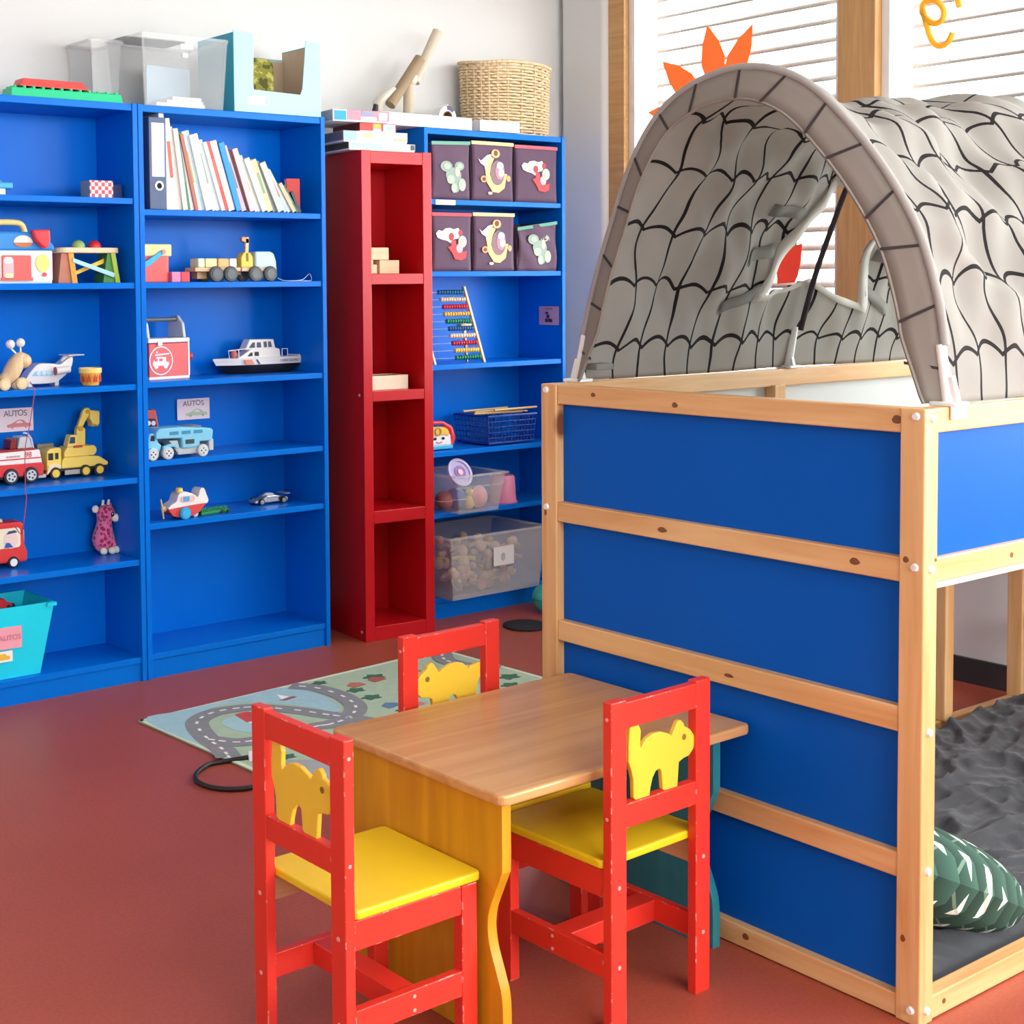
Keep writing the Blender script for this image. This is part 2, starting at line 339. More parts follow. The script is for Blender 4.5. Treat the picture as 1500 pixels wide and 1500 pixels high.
# yellow handwritten letters on the second window; only their lower ends show in the photograph
YEL = paper('yellow_card', 'eebc3c')
lt = thing('window_lettering', 'yellow curly letter g and neighbours stuck on the window pane', 'decoration', (XG, 2.95, 2.22))
g1 = crom([(-.0, 3.018, 2.352), (0, 3.012, 2.385), (0, 2.985, 2.392), (0, 2.955, 2.375), (0, 2.935, 2.345), (0, 2.94, 2.315), (0, 2.965, 2.304), (0, 2.992, 2.318)], 6, True)
g2 = crom([(0, 3.018, 2.365), (0, 3.0, 2.30), (0, 2.988, 2.262), (0, 2.97, 2.232), (0, 2.942, 2.219), (0, 2.916, 2.232), (0, 2.90, 2.262)], 6)
g3 = crom([(0, 2.875, 2.348), (0, 2.885, 2.40), (0, 2.87, 2.47), (0, 2.83, 2.44), (0, 2.815, 2.375), (0, 2.83, 2.45), (0, 2.80, 2.48), (0, 2.77, 2.43), (0, 2.755, 2.39)], 6)
fl_ = Matrix.Translation((-.003, -2.95, -2.22))
obj('letter_bowl', B().tube(g1, .0115, 6, True, fl_), YEL, lt, smooth=60); obj('letter_tail', B().tube(g2, .011, 6, False, fl_), YEL, lt, smooth=60)
obj('letter_end', B().tube(g3, .011, 6, False, fl_), YEL, lt, smooth=60)

# ================================================================== bookcases
BLUE = mat('0070d8', .28, .05, 5, .03, 90, spec=.12)
def bookcase(label, x, y, shelves, wd=.8, dp=.28, h=2.02, t=.019, plinth=.065):
    b = thing('bookcase', label, 'bookcase', (x, y, 0), 0, 'blue bookcases along the wall')
    for a in (0, wd - t): obj('side_panel', B().box(a, a + t, 0, dp, 0, h), BLUE, b, bev=.0015)
    obj('top_panel', B().box(t, wd - t, .004, dp, h - .026, h - .002), BLUE, b, bev=.0015)
    obj('back_panel', B().box(t, wd - t, dp - .006, dp, .0, h - .026), BLUE, b)
    obj('plinth', B().box(t, wd - t, .012, .03, 0, plinth), BLUE, b)
    for k, z in enumerate(shelves): obj('shelf', B().box(t, wd - t, .006, dp - .006, z - .021, z), BLUE, b, bev=.0015)
    return b
FY = 4.452
bookcase('tall blue bookcase cut by the left edge, holding a play oven and trucks', 1.658, FY, (.085, .432, .722, 1.049, 1.402, 1.694))
bookcase('tall blue bookcase with a leaning row of books on its top shelf', 2.461, FY, (.088, .552, .774, 1.053, 1.402, 1.657))
bookcase('tall blue bookcase in the corner with six dark fabric bins and an abacus', 3.80, 4.51, (.088, .441, .695, 1.053, 1.437, 1.731))

RED = mat('c0101c', .32, .05, 6, .03, 120, spec=.35)
rs = thing('shelf_tower', 'narrow red shelf tower with five open cells between the blue bookcases', 'shelf', (3.392, 4.398, 0), R(-5.5))
RW, RD, RH, RT = .325, .28, 1.90, .042
for a in (0, RW - RT): obj('side_panel', B().box(a, a + RT, 0, RD, 0, RH), RED, rs, bev=.002)
for z0, z1 in ((0, .055), (.459, .508), (.934, .974), (1.386, 1.428), (1.85, 1.898)): obj('shelf_board', B().box(RT, RW - RT, .001, RD, z0, z1), RED, rs, bev=.002)
obj('back_panel', B().box(RT, RW - RT, RD - .006, RD - .001, .05, 1.86), RED, rs)
for z in (.035, .96): obj('screw_cap', B().cyl((-.002, .03, z), (.002, .03, z), .006, n=12), mat('c9b8b0', .5), rs)

# ================================================================== cabin bed
PINE = {a: wood('pine', 'e6bd86', 'd0985e', a, .42, 5, 4.2, '7d4a26') for a in 'XYZ'}
PANEL = mat('0058bc', .45, .06, 4, .03, 150, spec=.12)
INNER = mat('cdd0ce', .5, .02)
BX, BY, BT = 2.4096, 1.4668, -.0134
bed = thing('cabin_bed', 'pine cabin bed with blue panels and an open space beneath', 'bed', (BX, BY, 0), BT)
BL, BW, BH = 2.09, .99, 1.146
for x in (0, BL - .044):
    for y in (0, BW - .05): obj('post', B().box(x, x + .044, y, y + .05, 0, BH), PINE['Z'], bed, bev=.003)
def rail(x0, x1, y0, y1, z0, z1, ax): return obj('rail', B().box(x0, x1, y0, y1, z0, z1), PINE[ax], bed, bev=.003)
RZ = ((1.10, 1.146), (.824, .870), (.543, .591), (.268, .315), (.002, .046))
for x in (.003, BL - .036):
    for z0, z1 in RZ: rail(x, x + .033, .05, BW - .05, z0, z1, 'Y')
for (a, b) in zip(RZ[1:], RZ[:-1]):
    p = obj('panel', B().box(.024, .032, .045, BW - .045, a[1] - .008, b[0] + .008), PANEL, bed)
p = obj('panel', B().box(BL - .032, BL - .024, .045, BW - .045, .862, 1.108), PANEL, bed)
for y, out in ((.003, 0), (BW - .036, 1)):
    for z0, z1 in (RZ[0], RZ[1], RZ[4]): rail(.044, BL - .044, y, y + .033, z0, z1, 'X')
    yy = y + .012 if not out else y + .018
    obj('panel', B().box(.04, BL - .04, yy, yy + .004, .862, 1.108), PANEL if not out else INNER, bed)
    obj('panel', B().box(.04, BL - .04, yy + .0045, yy + .008, .862, 1.108), INNER if not out else PANEL, bed)
obj('post', B().box(1.62, 1.665, BW - .048, BW - .003, .046, .824), PINE['Z'], bed, bev=.003)
obj('stile', B().box(.805, .85, BW - .05, BW - .018, .862, 1.104), PINE['Z'], bed, bev=.002)
obj('bed_deck', B().box(.04, BL - .04, .04, BW - .04, .80, .86), mat('e9e4d8', .8), bed)
BOLT = mat('e9e6e2', .3, .02)
def bolt(p, q): obj('bolt_cap', B().cyl(p, q, .0085, .006, 14), BOLT, bed, smooth=40)
for y in (.0178, BW - .0178):
    for z in (1.132, .8555, .027): bolt((.001, y, z), (-.005, y, z))
for z in (1.128, .852, .55, .29, .027): bolt((.022, .001, z), (.022, -.005, z))
for x in (.6, 1.2, 1.9):
    for z in (.05,): pass

KNOT = mat('7a4a26', .5, .35, 160)
for y, z, ry, rz in ((.824, 1.128, .007, .005), (.585, 1.119, .008, .006), (.058, 1.124, .011, .008), (.62, .846, .013, .006), (.145, .848, .011, .007), (.036, .868, .006, .006), (.395, .028, .008, .007), (.035, .158, .005, .007), (.976, .842, .004, .008), (.44, .565, .012, .004)):
    obj('knot', B().prism([(y + ry * math.cos(R(a)) * (1 + .15 * math.sin(2.3 * a)), z + rz * math.sin(R(a))) for a in range(0, 360, 24)], (-.0004 if y < .05 or y > .94 else .0026), .004, 'yz'), KNOT, bed)
for x, z, rx in ((.038, .868, .004), (.085, .026, .006), (.30, .846, .006)):
    obj('knot', B().prism([(x + rx * math.cos(R(a)), z + rx * .9 * math.sin(R(a))) for a in range(0, 360, 24)], (-.0004 if x < .044 else .0026), .004), KNOT, bed)
# mattress and blanket under the bed, cushion in the corner
def blanket(u, v):
    x, y = .075 + 1.93 * u, .06 + .87 * v
    e = min(1, min(u, 1 - u, v * .5, (1 - v) * .5) * 26)
    z = .012 + .026 * e ** .5 + .05 * u * e
    for q, (fx, fy_, am) in enumerate(((3.2, 9, .020), (7, 17, .011), (14, 24, .006))):
        z += e * am * (1 - abs(mnoise.noise((fx * x + 3 * y + 9 * q, fy_ * y + 4 * math.sin(2 * x), q * 3.7)))) ** 5
    z += .35 * e * (.012 * math.sin(9 * x + 7 * y + 2 * math.sin(5 * y)) + .008 * math.sin(23 * y - 11 * x + 3 * math.sin(6 * x)) + .006 * math.sin(38 * x + 14 * y))
    return (x, y, z)
ms = thing('floor_mattress', 'flat mattress under a rumpled dark grey blanket beneath the bed', 'mattress', (BX, BY, 0), BT)
obj('mattress', B().box(.09, 1.99, .08, .91, .002, .012), mat('8a8c90', .9), ms, bev=.01)
obj('blanket', B().grid(blanket, 200, 110), mat('3e4044', .95, .25, 9, .5, 90, sheen=.15), ms, smooth=80)
def leaf_mat():
    m, nt, p, N, Lk = newmat('leaf_print_fabric')
    uv = N('ShaderNodeTexCoord'); mp = N('ShaderNodeMapping'); mp.inputs['Scale'].default_value = (16, 14, 1); mp.inputs['Rotation'].default_value = (0, 0, R(75))
    nz = N('ShaderNodeTexNoise'); nz.inputs['Scale'].default_value = 5; va = N('ShaderNodeVectorMath'); vs_ = N('ShaderNodeVectorMath'); vs_.operation = 'SCALE'; vs_.inputs['Scale'].default_value = .25
    Lk(uv.outputs['UV'], nz.inputs['Vector']); Lk(nz.outputs['Color'], vs_.inputs[0]); Lk(uv.outputs['UV'], mp.inputs['Vector']); Lk(mp.outputs[0], va.inputs[0]); Lk(vs_.outputs[0], va.inputs[1])
    sx = N('ShaderNodeSeparateXYZ'); Lk(va.outputs[0], sx.inputs[0])
    def mth(op, a, b=None, c=None):
        n = N('ShaderNodeMath'); n.operation = op
        for i, q in enumerate((a, b, c)):
            if q is None: continue
            if isinstance(q, (int, float)): n.inputs[i].default_value = q
            else: Lk(q, n.inputs[i])
        return n.outputs[0]
    row = mth('FLOOR', sx.outputs[1]); fy = mth('FRACT', sx.outputs[1]); xx = mth('ADD', sx.outputs[0], mth('MULTIPLY', row, .5)); fx = mth('FRACT', xx)
    ax = mth('ABSOLUTE', mth('SUBTRACT', fx, .5))                      # 0 in the middle of a leaf
    edge = mth('SUBTRACT', .56, mth('MULTIPLY', fy, .50))             # leaf narrows towards its tip
    inside = mth('SUBTRACT', edge, ax)
    white = mth('MULTIPLY', mth('GREATER_THAN', mth('SUBTRACT', mth('MULTIPLY', mth('SUBTRACT', 1, fy), .72), ax), 0), mth('GREATER_THAN', mth('SUBTRACT', fy, mth('MULTIPLY', mth('MULTIPLY', ax, ax), 1.2)), .58))
    vein = mth('LESS_THAN', ax, .03)
    c1 = N('ShaderNodeMix'); c1.data_type = 'RGBA'; c1.inputs['A'].default_value = lin('1c3b30'); c1.inputs['B'].default_value = lin('386050'); Lk(fy, c1.inputs['Factor'])
    c2 = N('ShaderNodeMix'); c2.data_type = 'RGBA'; c2.inputs['B'].default_value = lin('eef2ea'); Lk(c1.outputs['Result'], c2.inputs['A']); Lk(white, c2.inputs['Factor'])
    c3 = N('ShaderNodeMix'); c3.data_type = 'RGBA'; c3.inputs['B'].default_value = lin('88a890'); Lk(c2.outputs['Result'], c3.inputs['A']); Lk(mth('MULTIPLY', vein, .5), c3.inputs['Factor'])
    Lk(c3.outputs['Result'], p.inputs['Base Color']); p.inputs['Roughness'].default_value = .9
    return m
def add_uv(o, fn):
    me = o.data; ul = me.uv_layers.new(name='UVMap')
    for lp in me.loops: ul.data[lp.index].uv = fn(me.vertices[lp.vertex_index].co)
cu = bpy.data.objects.new('cushion', None); bpy.data.objects.remove(cu)
def cush(u, v, s):
    a, b = 2 * u - 1, 2 * v - 1
    k = (1 - abs(a) ** 2.6) * (1 - abs(b) ** 2.6)
    x, y = .262 * a * (1 - .16 * b * b), .262 * b * (1 - .16 * a * a)
    return (x, y, s * (.105 * max(k, 0) ** .42 + .004 * math.sin(9 * a + 5 * b) * k))
cb = B().grid(lambda u, v: cush(u, v, 1), 30, 30).grid(lambda u, v: cush(u, v, -1), 30, 30)
cshn = obj('cushion', cb, leaf_mat(), smooth=80); ul = cshn.data.uv_layers.new(name='UVMap')
for lp in cshn.data.loops: ul.data[lp.index].uv = (((lp.vertex_index % 961) % 31) / 60, ((lp.vertex_index % 961) // 31) / 60)
cshn.location = (BX + .33, BY + .30, .138); cshn.rotation_euler = (R(-3), R(25), R(-2))
tag(cshn, 'green cushion with a white-tipped leaf print lying on the grey blanket', 'cushion')

# ================================================================== tent over the bed
TZ = BH
tent = thing('bed_tent', 'grey fabric tunnel tent with black net print arched over the cabin bed', 'tent', (BX, BY, TZ), BT)
arch = crom([(.978, 1.150, 0), (.968, 1.195, 0), (.944, 1.285, 0), (.908, 1.400, 0), (.86, 1.52, 0), (.80, 1.652, 0), (.72, 1.755, 0), (.62, 1.81, 0), (.50, 1.828, 0), (.39, 1.805, 0), (.295, 1.745, 0), (.178, 1.617, 0),
             (.092, 1.482, 0), (.048, 1.354, 0), (.03, 1.25, 0), (.016, 1.150, 0)], 6)
arch = [(p.x, p.y - TZ) for p in arch]
cum = [0]
for a, b in zip(arch, arch[1:]): cum.append(cum[-1] + math.hypot(b[0] - a[0], b[1] - a[1]))
AL = cum[-1]
def arch_at(s):
    d = s * AL
    for i in range(len(cum) - 1):
        if cum[i + 1] >= d: break
    t = (d - cum[i]) / (cum[i + 1] - cum[i]); a, b = arch[i], arch[i + 1]
    n = Vector((-(b[1] - a[1]), b[0] - a[0])).normalized()
    return a[0] + (b[0] - a[0]) * t, a[1] + (b[1] - a[1]) * t, n
L0, L1, L2 = .105, .90, 1.70
def fabric(s, x, off=0):
    y, z, n = arch_at(min(max(s, 0), 1))
    t = (x - L0) / (L1 - L0) if x < L1 else (x - L1) / (L2 - L1)
    sag = math.sin(math.pi * min(max(t, 0), 1))
    top = math.sin(math.pi * s) ** 1.5
    d = -.042 * sag * top - .012 * sag
    ed = min(1, max(0, sag * 2.2)) * min(1, 9 * s, 9 * (1 - s))
    d += ed * (.011 * math.sin(15 * x + 22 * s) + .009 * math.sin(27 * x - 31 * s + 2 * math.sin(9 * s)) + .007 * math.sin(48 * s + 6 * x) + .005 * math.sin(61 * x + 40 * s))
    d += .016 * math.exp(-((s - .80 - .34 * (x - .12)) / .018) ** 2) * min(1, max(0, 1.2 - x)) * ed     # folds running down and back from the hoop
    d += .014 * math.exp(-((s - .70 - .26 * (x - .12)) / .02) ** 2) * min(1, max(0, 1.2 - x)) * ed
    d += .012 * math.exp(-((s - .62 - .18 * (x - .12)) / .02) ** 2) * min(1, max(0, 1.2 - x)) * ed
    d = d + off
    nx = n if n.y > 0 or True else n
    return (x, y - nx.x * d if False else y + OUT * nx.x * d, z + OUT * nx.y * d)
# outward normal direction of the arch
_y, _z, _n = arch_at(.5); OUT = 1 if _n.y > 0 else -1
SGN = 1
def net_mat():
    m, nt, p, N, Lk = newmat('tent_net_print')
    uv = N('ShaderNodeTexCoord'); sx = N('ShaderNodeSeparateXYZ'); Lk(uv.outputs['UV'], sx.inputs[0])
    def mth(op, a, b=None, c=None):
        n = N('ShaderNodeMath'); n.operation = op
        for i, q in enumerate((a, b, c)):
            if q is None: continue
            if isinstance(q, (int, float)): n.inputs[i].default_value = q
            else: Lk(q, n.inputs[i])
        return n.outputs[0]
    nz = N('ShaderNodeTexNoise'); nz.inputs['Scale'].default_value = 5.5; nz.inputs['Detail'].default_value = 1; Lk(uv.outputs['UV'], nz.inputs['Vector'])
    sc = N('ShaderNodeSeparateColor'); Lk(nz.outputs['Color'], sc.inputs[0])
    side = mth('MAXIMUM', mth('MINIMUM', mth('MULTIPLY', mth('SUBTRACT', sx.outputs[0], AL / 2), 7), 1), -1)
    u = mth('MULTIPLY_ADD', sx.outputs[0], 1 / .15, mth('MULTIPLY_ADD', sc.outputs[0], .4, -.2)); v = mth('MULTIPLY_ADD', sx.outputs[1], 1 / .088, mth('MULTIPLY_ADD', sc.outputs[1], .65, -.32))
    u2 = mth('ADD', u, mth('MULTIPLY', mth('ABSOLUTE', mth('SINE', mth('MULTIPLY', mth('ADD', v, .5), math.pi))), mth('MULTIPLY', side, .15)))         # each mesh sags between its knots
    v2 = mth('ADD', v, mth('MULTIPLY', mth('SINE', mth('MULTIPLY', u, math.pi * 1.0)), .10))
    def line(q, w_): return mth('LESS_THAN', mth('ABSOLUTE', mth('SUBTRACT', mth('FRACT', q), .5)), w_)
    ln = mth('MAXIMUM', line(u2, .033), line(v2, .042))
    kn = mth('LESS_THAN', mth('ADD', mth('ABSOLUTE', mth('SUBTRACT', mth('FRACT', u2), .5)), mth('ABSOLUTE', mth('SUBTRACT', mth('FRACT', v2), .5))), .085)
    ln = mth('MAXIMUM', ln, kn)
    mx = N('ShaderNodeMix'); mx.data_type = 'RGBA'; mx.inputs['A'].default_value = lin('b9b6af'); mx.inputs['B'].default_value = lin('2a2426'); Lk(ln, mx.inputs['Factor'])
    Lk(mx.outputs['Result'], p.inputs['Base Color']); p.inputs['Roughness'].default_value = .85
    tl = N('ShaderNodeBsdfTranslucent'); Lk(mx.outputs['Result'], tl.inputs[0]); ms_ = N('ShaderNodeMixShader'); ms_.inputs[0].default_value = .5
    Lk(p.outputs[0], ms_.inputs[1]); Lk(tl.outputs[0], ms_.inputs[2]); Lk(ms_.outputs[0], nt.nodes['Material Output'].inputs[0])
    return m
NET = net_mat()
def cloth_mat(name, h, tr=.25):
    m, nt, p, N, Lk = newmat(name)
    tc = N('ShaderNodeTexCoord'); nz = N('ShaderNodeTexNoise'); nz.inputs['Scale'].default_value = 25; Lk(tc.outputs['Object'], nz.inputs['Vector'])
    mx = N('ShaderNodeMix'); mx.data_type = 'RGBA'; c = lin(h); mx.inputs['A'].default_value = tuple(q * .93 for q in c[:3]) + (1,); mx.inputs['B'].default_value = c; Lk(nz.outputs['Fac'], mx.inputs['Factor'])
    Lk(mx.outputs['Result'], p.inputs['Base Color']); p.inputs['Roughness'].default_value = .9
    tl = N('ShaderNodeBsdfTranslucent'); Lk(mx.outputs['Result'], tl.inputs[0]); ms_ = N('ShaderNodeMixShader'); ms_.inputs[0].default_value = tr
    Lk(p.outputs[0], ms_.inputs[1]); Lk(tl.outputs[0], ms_.inputs[2]); Lk(ms_.outputs[0], nt.nodes['Material Output'].inputs[0])
    return m
# side window cut out of the far side of the tent, drawn on the cloth as (distance along bed, height)
hole = [(.694, 1.349), (.735, 1.437), (.775, 1.53), (.835, 1.598), (.875, 1.638), (1.004, 1.610), (1.135, 1.575), (1.105, 1.484), (1.125, 1.41), (1.123, 1.32), (1.007, 1.346), (.899, 1.387), (.791, 1.359)]
def inside(px, pz, poly):
    c = False
    for i in range(len(poly)):
        (x1, z1), (x2, z2) = poly[i], poly[i - 1]
        if (z1 > pz) != (z2 > pz) and px < (x2 - x1) * (pz - z1) / (z2 - z1) + x1: c = not c
    return c
NS, NX = 150, 150
fb = B(); idx = {}; uvs = {}
def fv(i, j):
    if (i, j) not in idx:
        s, x = i / NS, L0 + (L2 - L0) * j / NX
        idx[i, j] = len(fb.v); fb.v.append(fabric(s, x)); uvs[len(fb.v) - 1] = (s * AL, x)
    return idx[i, j]
for j in range(NX):
    for i in range(NS):
        s, x = (i + .5) / NS, L0 + (L2 - L0) * (j + .5) / NX
        y, z, n = arch_at(s)
        if s < .5 and inside(x, z + TZ, hole): continue
        fb.f.append((fv(i, j), fv(i + 1, j), fv(i + 1, j + 1), fv(i, j + 1)))
fo = obj('tent_cloth', fb, NET, tent, smooth=80)
ul = fo.data.uv_layers.new(name='UVMap')
for lp in fo.data.loops: ul.data[lp.index].uv = uvs[lp.vertex_index]
md = fo.modifiers.new('thick', 'SOLIDIFY'); md.thickness = .002; md.offset = 0
# hem around the cut-out: cloth tape with a pale edge and four grey tabs
def on_far(x, zz):                                   # point of the far side at height zz
    lo, hi = 0, .5
    for _ in range(30):
        mid = (lo + hi) / 2
        if arch_at(mid)[1] + TZ < zz: lo = mid
        else: hi = mid
    return lo
TAPE = cloth_mat('pale_tape', 'e2dfd8', .35); TAB = cloth_mat('grey_tab', '8b8a84', .2); DARK = cloth_mat('dark_binding', '3a3032', .05)
hp = []
for k in range(len(hole)):
    a, b = hole[k], hole[(k + 1) % len(hole)]
    for t in range(10): hp.append((a[0] + (b[0] - a[0]) * t / 10, a[1] + (b[1] - a[1]) * t / 10))
cx_ = sum(p[0] for p in hp) / len(hp); cz_ = sum(p[1] for p in hp) / len(hp)
hem = B(); n_ = len(hp)
for k in range(n_):
    x, zz = hp[k]
    for f in (.955, 1.14):
        xx, z2 = cx_ + (x - cx_) * f, cz_ + (zz - cz_) * f
        hem.v.append(fabric(on_far(xx, z2), xx, -.006))
hem.f = [(2 * k, 2 * ((k + 1) % n_), 2 * ((k + 1) % n_) + 1, 2 * k + 1) for k in range(n_)]
ho = obj('window_hem', hem, TAPE, tent, smooth=80); md = ho.modifiers.new('thick', 'SOLIDIFY'); md.thickness = .002
for (x0, z0, x1, z1) in ((.612, 1.572, .745, 1.563), (.59, 1.447, .715, 1.464), (.55, 1.318, .69, 1.365), (1.15, 1.453, 1.32, 1.445), (1.14, 1.362, 1.28, 1.30)):
    tb = B(); P = []
    for t in range(7):
        x, zz = x0 + (x1 - x0) * t / 6, z0 + (z1 - z0) * t / 6
        for q in (-.016, .016): tb.v.append(fabric(on_far(x, zz + q), x, -.005))
    tb.f = [(2 * t, 2 * t + 2, 2 * t + 3, 2 * t + 1) for t in range(6)]
    md = obj('tab', tb, TAB, tent, smooth=80).modifiers.new('thick', 'SOLIDIFY'); md.thickness = .0015
# hem ring at the mouth of the tent, turned towards the viewer
BAND = cloth_mat('hem_band', '978f86', .2)
rg_ = B(); NR = 90
ruv = {}
for i in range(NR + 1):
    s = i / NR; y, z, n = arch_at(s); wd = .066 * min(1, .55 + 6 * min(s, 1 - s))
    for q in range(4):
        f = q / 3
        rg_.v.append((L0 - .028 * f, y - OUT * n.x * wd * f, max(z - OUT * n.y * wd * f, .004))); ruv[len(rg_.v) - 1] = (s * AL, f * .066 + .03)
rg_.f = [(4 * i + q, 4 * i + q + 1, 4 * i + q + 5, 4 * i + q + 4) for i in range(NR) for q in range(3)]
ro = obj('mouth_hem', rg_, BAND, tent, smooth=80); md = ro.modifiers.new('thick', 'SOLIDIFY'); md.thickness = .002; md.offset = 0
# black print strokes crossing the hem
for k in range(15):
    s = .04 + k * .066
    st = B(); y, z, n = arch_at(s); y2, z2, n2 = arch_at(min(s + .012 * math.sin(3 * k), 1))
    a = Vector((L0 - .0035, y - OUT * n.x * .004, z - OUT * n.y * .004)); b = Vector((L0 - .032, y2 - OUT * n2.x * .064, z2 - OUT * n2.y * .064))
    tv = Vector((0, n.y, -n.x)) * .0028
    st.add([a - tv, a + tv, b + tv, b - tv], [(0, 1, 2, 3)])
    md = obj('print_stroke', st, DARK, tent).modifiers.new('thick', 'SOLIDIFY'); md.thickness = .002; md.offset = 0
ring2 = [tuple(rg_.v[4 * i + 3]) for i in range(NR + 1)]
obj('mouth_binding', B().tube(ring2, .0035, 6), cloth_mat('hem_seam', '8d857c', .1), tent, smooth=60)
# hoops and their white feet
for x in (L0 + .003, L1, L2 - .003):
    off = .002 if x != L1 else -.022
    pts = [(x, y + OUT * n.x * off, z + OUT * n.y * off) for y, z, n in [arch_at(.06 + .88 * i / 70) for i in range(71)]]
    obj('hoop', B().tube(pts, .0075 if x == L1 else .009, 8), DARK if x == L1 else cloth_mat('hoop_sleeve', 'a9a5a0', .1), tent, smooth=60)
FOOT = mat('eeeeec', .4, .02)
for x in (L0, L1, L2):
    for s, y in ((1, BW - .018), (-1, .018)):
        f = B().box(x - .024, x + .024, y - .026, y + .026, .0, .008).box(x - .024, x + .024, y + s * .019 - .003, y + s * .019 + .003, -.024, .004)
        ya, za, na = arch_at(.05 if s > 0 else .95)
        f.cyl((x, y, .005), (x, ya - s * .008, za + .02), .012, .009, 12)
        f.prism([(y - .022, .006), (y + .022, .006), (y + .006, .055), (y - .010, .055)], x - .006, x + .006, 'yz')
        obj('hoop_foot', f, FOOT, tent, smooth=40, bev=.002)
    pass
obj('tie_strap', B().box(L0 - .006, L0 + .05, .905, .945, .03, .045), TAB, tent, bev=.002)

# ================================================================== table and chairs
TOPW = wood('table_pine', 'd8a86e', 'bd8550', 'X', .3, 4, 1.5, '9a6238')
YB = wood('yellow_stained_board', 'd9a01c', 'bf860f', 'Z', .4, 4)
TEAL = wood('teal_stained_board', '2f8c98', '257684', 'Z', .4, 4)
TX0, TX1, TY0, TY1, TH = 1.738, 2.425, 1.868, 2.372, .474
tb = thing('play_table', 'low wooden play table with a yellow end board and a teal one', 'table', (TX0, TY0, 0))
W_, D_ = TX1 - TX0, TY1 - TY0
obj('table_top', B().prism(rbox(-.006, W_ + .004, -.012, D_, .018), TH - .021, TH, 'xy'), TOPW, tb, bev=.005)
def wavy(dep):
    half = [(0, TH - .021), (0, .34), (.004, .322), (.018, .29), (.034, .252), (.039, .218), (.033, .182), (.016, .14), (.004, .108), (0, .072), (0, .0)]
    c = [p for p in crom([(a, b, 0) for a, b in half], 4)]
    L = [(p.x, p.y) for p in c]
    return L + [(dep - x, z) for x, z in L[::-1]]
obj('end_board', B().prism(wavy(D_ - .012), .004, .026, 'yz'), YB, tb, bev=.003)['label'] = 'yellow end board with a wavy edge'
obj('end_board', B().prism(wavy(D_ - .06), W_ - .058, W_ - .036, 'yz', Matrix.Translation((0, .036, 0))), TEAL, tb, bev=.003)['label'] = 'teal end board with a wavy edge'
obj('cross_board', B().box(.026, W_ - .058, D_ / 2 - .01, D_ / 2 + .01, .385, TH - .021), wood('yellow_rail', 'd9a01c', 'bf860f', 'X', .4, 4), tb, bev=.002)

CRED = chipped('red_enamel', 'e03426')
CYEL = mat('f0cd1e', .36, .04, 10)
CCAT = mat('efc53a', .38, .04, 12)
cat = [(2.012, 0.425), (2.02, 0.42), (2.056, 0.42), (2.059, 0.436), (2.065, 0.453), (2.074, 0.464), (2.083, 0.466), (2.09, 0.461), (2.092, 0.445), (2.094, 0.424), (2.102, 0.419), (2.136, 0.419), (2.138, 0.436), (2.141, 0.467), (2.152, 0.471), (2.171, 0.474), (2.183, 0.484), (2.188, 0.497), (2.185, 0.511), (2.174, 0.524), (2.156, 0.534), (2.155, 0.54), (2.145, 0.548), (2.137, 0.546), (2.126, 0.531), (2.12, 0.522), (2.111, 0.528), (2.089, 0.536), (2.068, 0.537), (2.05, 0.532), (2.038, 0.523), (2.033, 0.516), (2.03, 0.521), (2.032, 0.549), (2.027, 0.56), (2.017, 0.565), (2.006, 0.565), (2.001, 0.558), (1.998, 0.527), (1.998, 0.496), (2.006, 0.478), (2.011, 0.459)]
cat = [(x - 2.085, z) for x, z in cat]
# chair built with its back towards -y: x across, y towards the seat front
def make_chair():
    c = thing('child_chair', 'red wooden child chair', 'chair', (0, 0, 0), 0, 'red and yellow cat chairs at the play table')
    hw = .1415
    for s in (-1, 1):
        obj('back_post', B().box(*sorted((s * hw, s * (hw - .042))), 0, .021, 0, .617), CRED, c, bev=.0022)
        obj('front_leg', B().box(*sorted((s * hw, s * (hw - .024))), .262, .298, 0, .301), CRED, c, bev=.0022)
        obj('side_apron', B().box(*sorted((s * (hw - .003), s * (hw - .021))), .021, .262, .248, .301), CRED, c, bev=.002)
        obj('apron_lining', B().box(*sorted((s * (hw - .0211), s * (hw - .0225))), .023, .26, .249, .3005), wood('birch', 'dcb98a', 'c7a070', 'Y'), c)
        obj('side_stretcher', B().box(*sorted((s * (hw - .001), s * (hw - .019))), .021, .262, .098, .145), CRED, c, bev=.002)
        SCR = mat('d9a8a0', .4)
        for y, z in ((.15, .133), (.15, .108)): obj('screw', B().cyl((s * hw, y, z), (s * (hw - .002), y, z), .0035, n=10), SCR, c)
        for z in (.27, .12): obj('screw', B().cyl((s * (hw - .021), -.001, z), (s * (hw - .021), .002, z), .0042, n=10), SCR, c)
        for z in (.585, .40): obj('screw', B().cyl((s * (hw + .0007), .0105, z), (s * (hw - .002), .0105, z), .0035, n=10), SCR, c)
    obj('top_rail', B().box(-(hw - .042), hw - .042, .001, .02, .563, .612), CRED, c, bev=.002)
    obj('lower_rail', B().box(-(hw - .042), hw - .042, .001, .02, .376, .422), CRED, c, bev=.002)
    obj('middle_stretcher', B().box(-(hw - .019), hw - .019, .12, .165, .10, .143), CRED, c, bev=.002)
    obj('seat', B().prism(rbox(-hw - .001, hw + .001, .0215, .309, .012), .302, .319, 'xy'), CYEL, c, bev=.004)
    k = obj('cat_cutout', B().prism(cat, .006, .016), CCAT, c, bev=.0018); obj('cat_eye', B().cyl((.070, .0055, .513), (.070, .0165, .513), .0062, n=14), mat('8a6414', .6), k)
    return c
ch = make_chair()
ch.location = (2.085, 1.796, 0); ch.rotation_euler = (0, 0, R(1.0)); ch['label'] = 'red child chair in front of the bed, yellow seat pushed under the table'
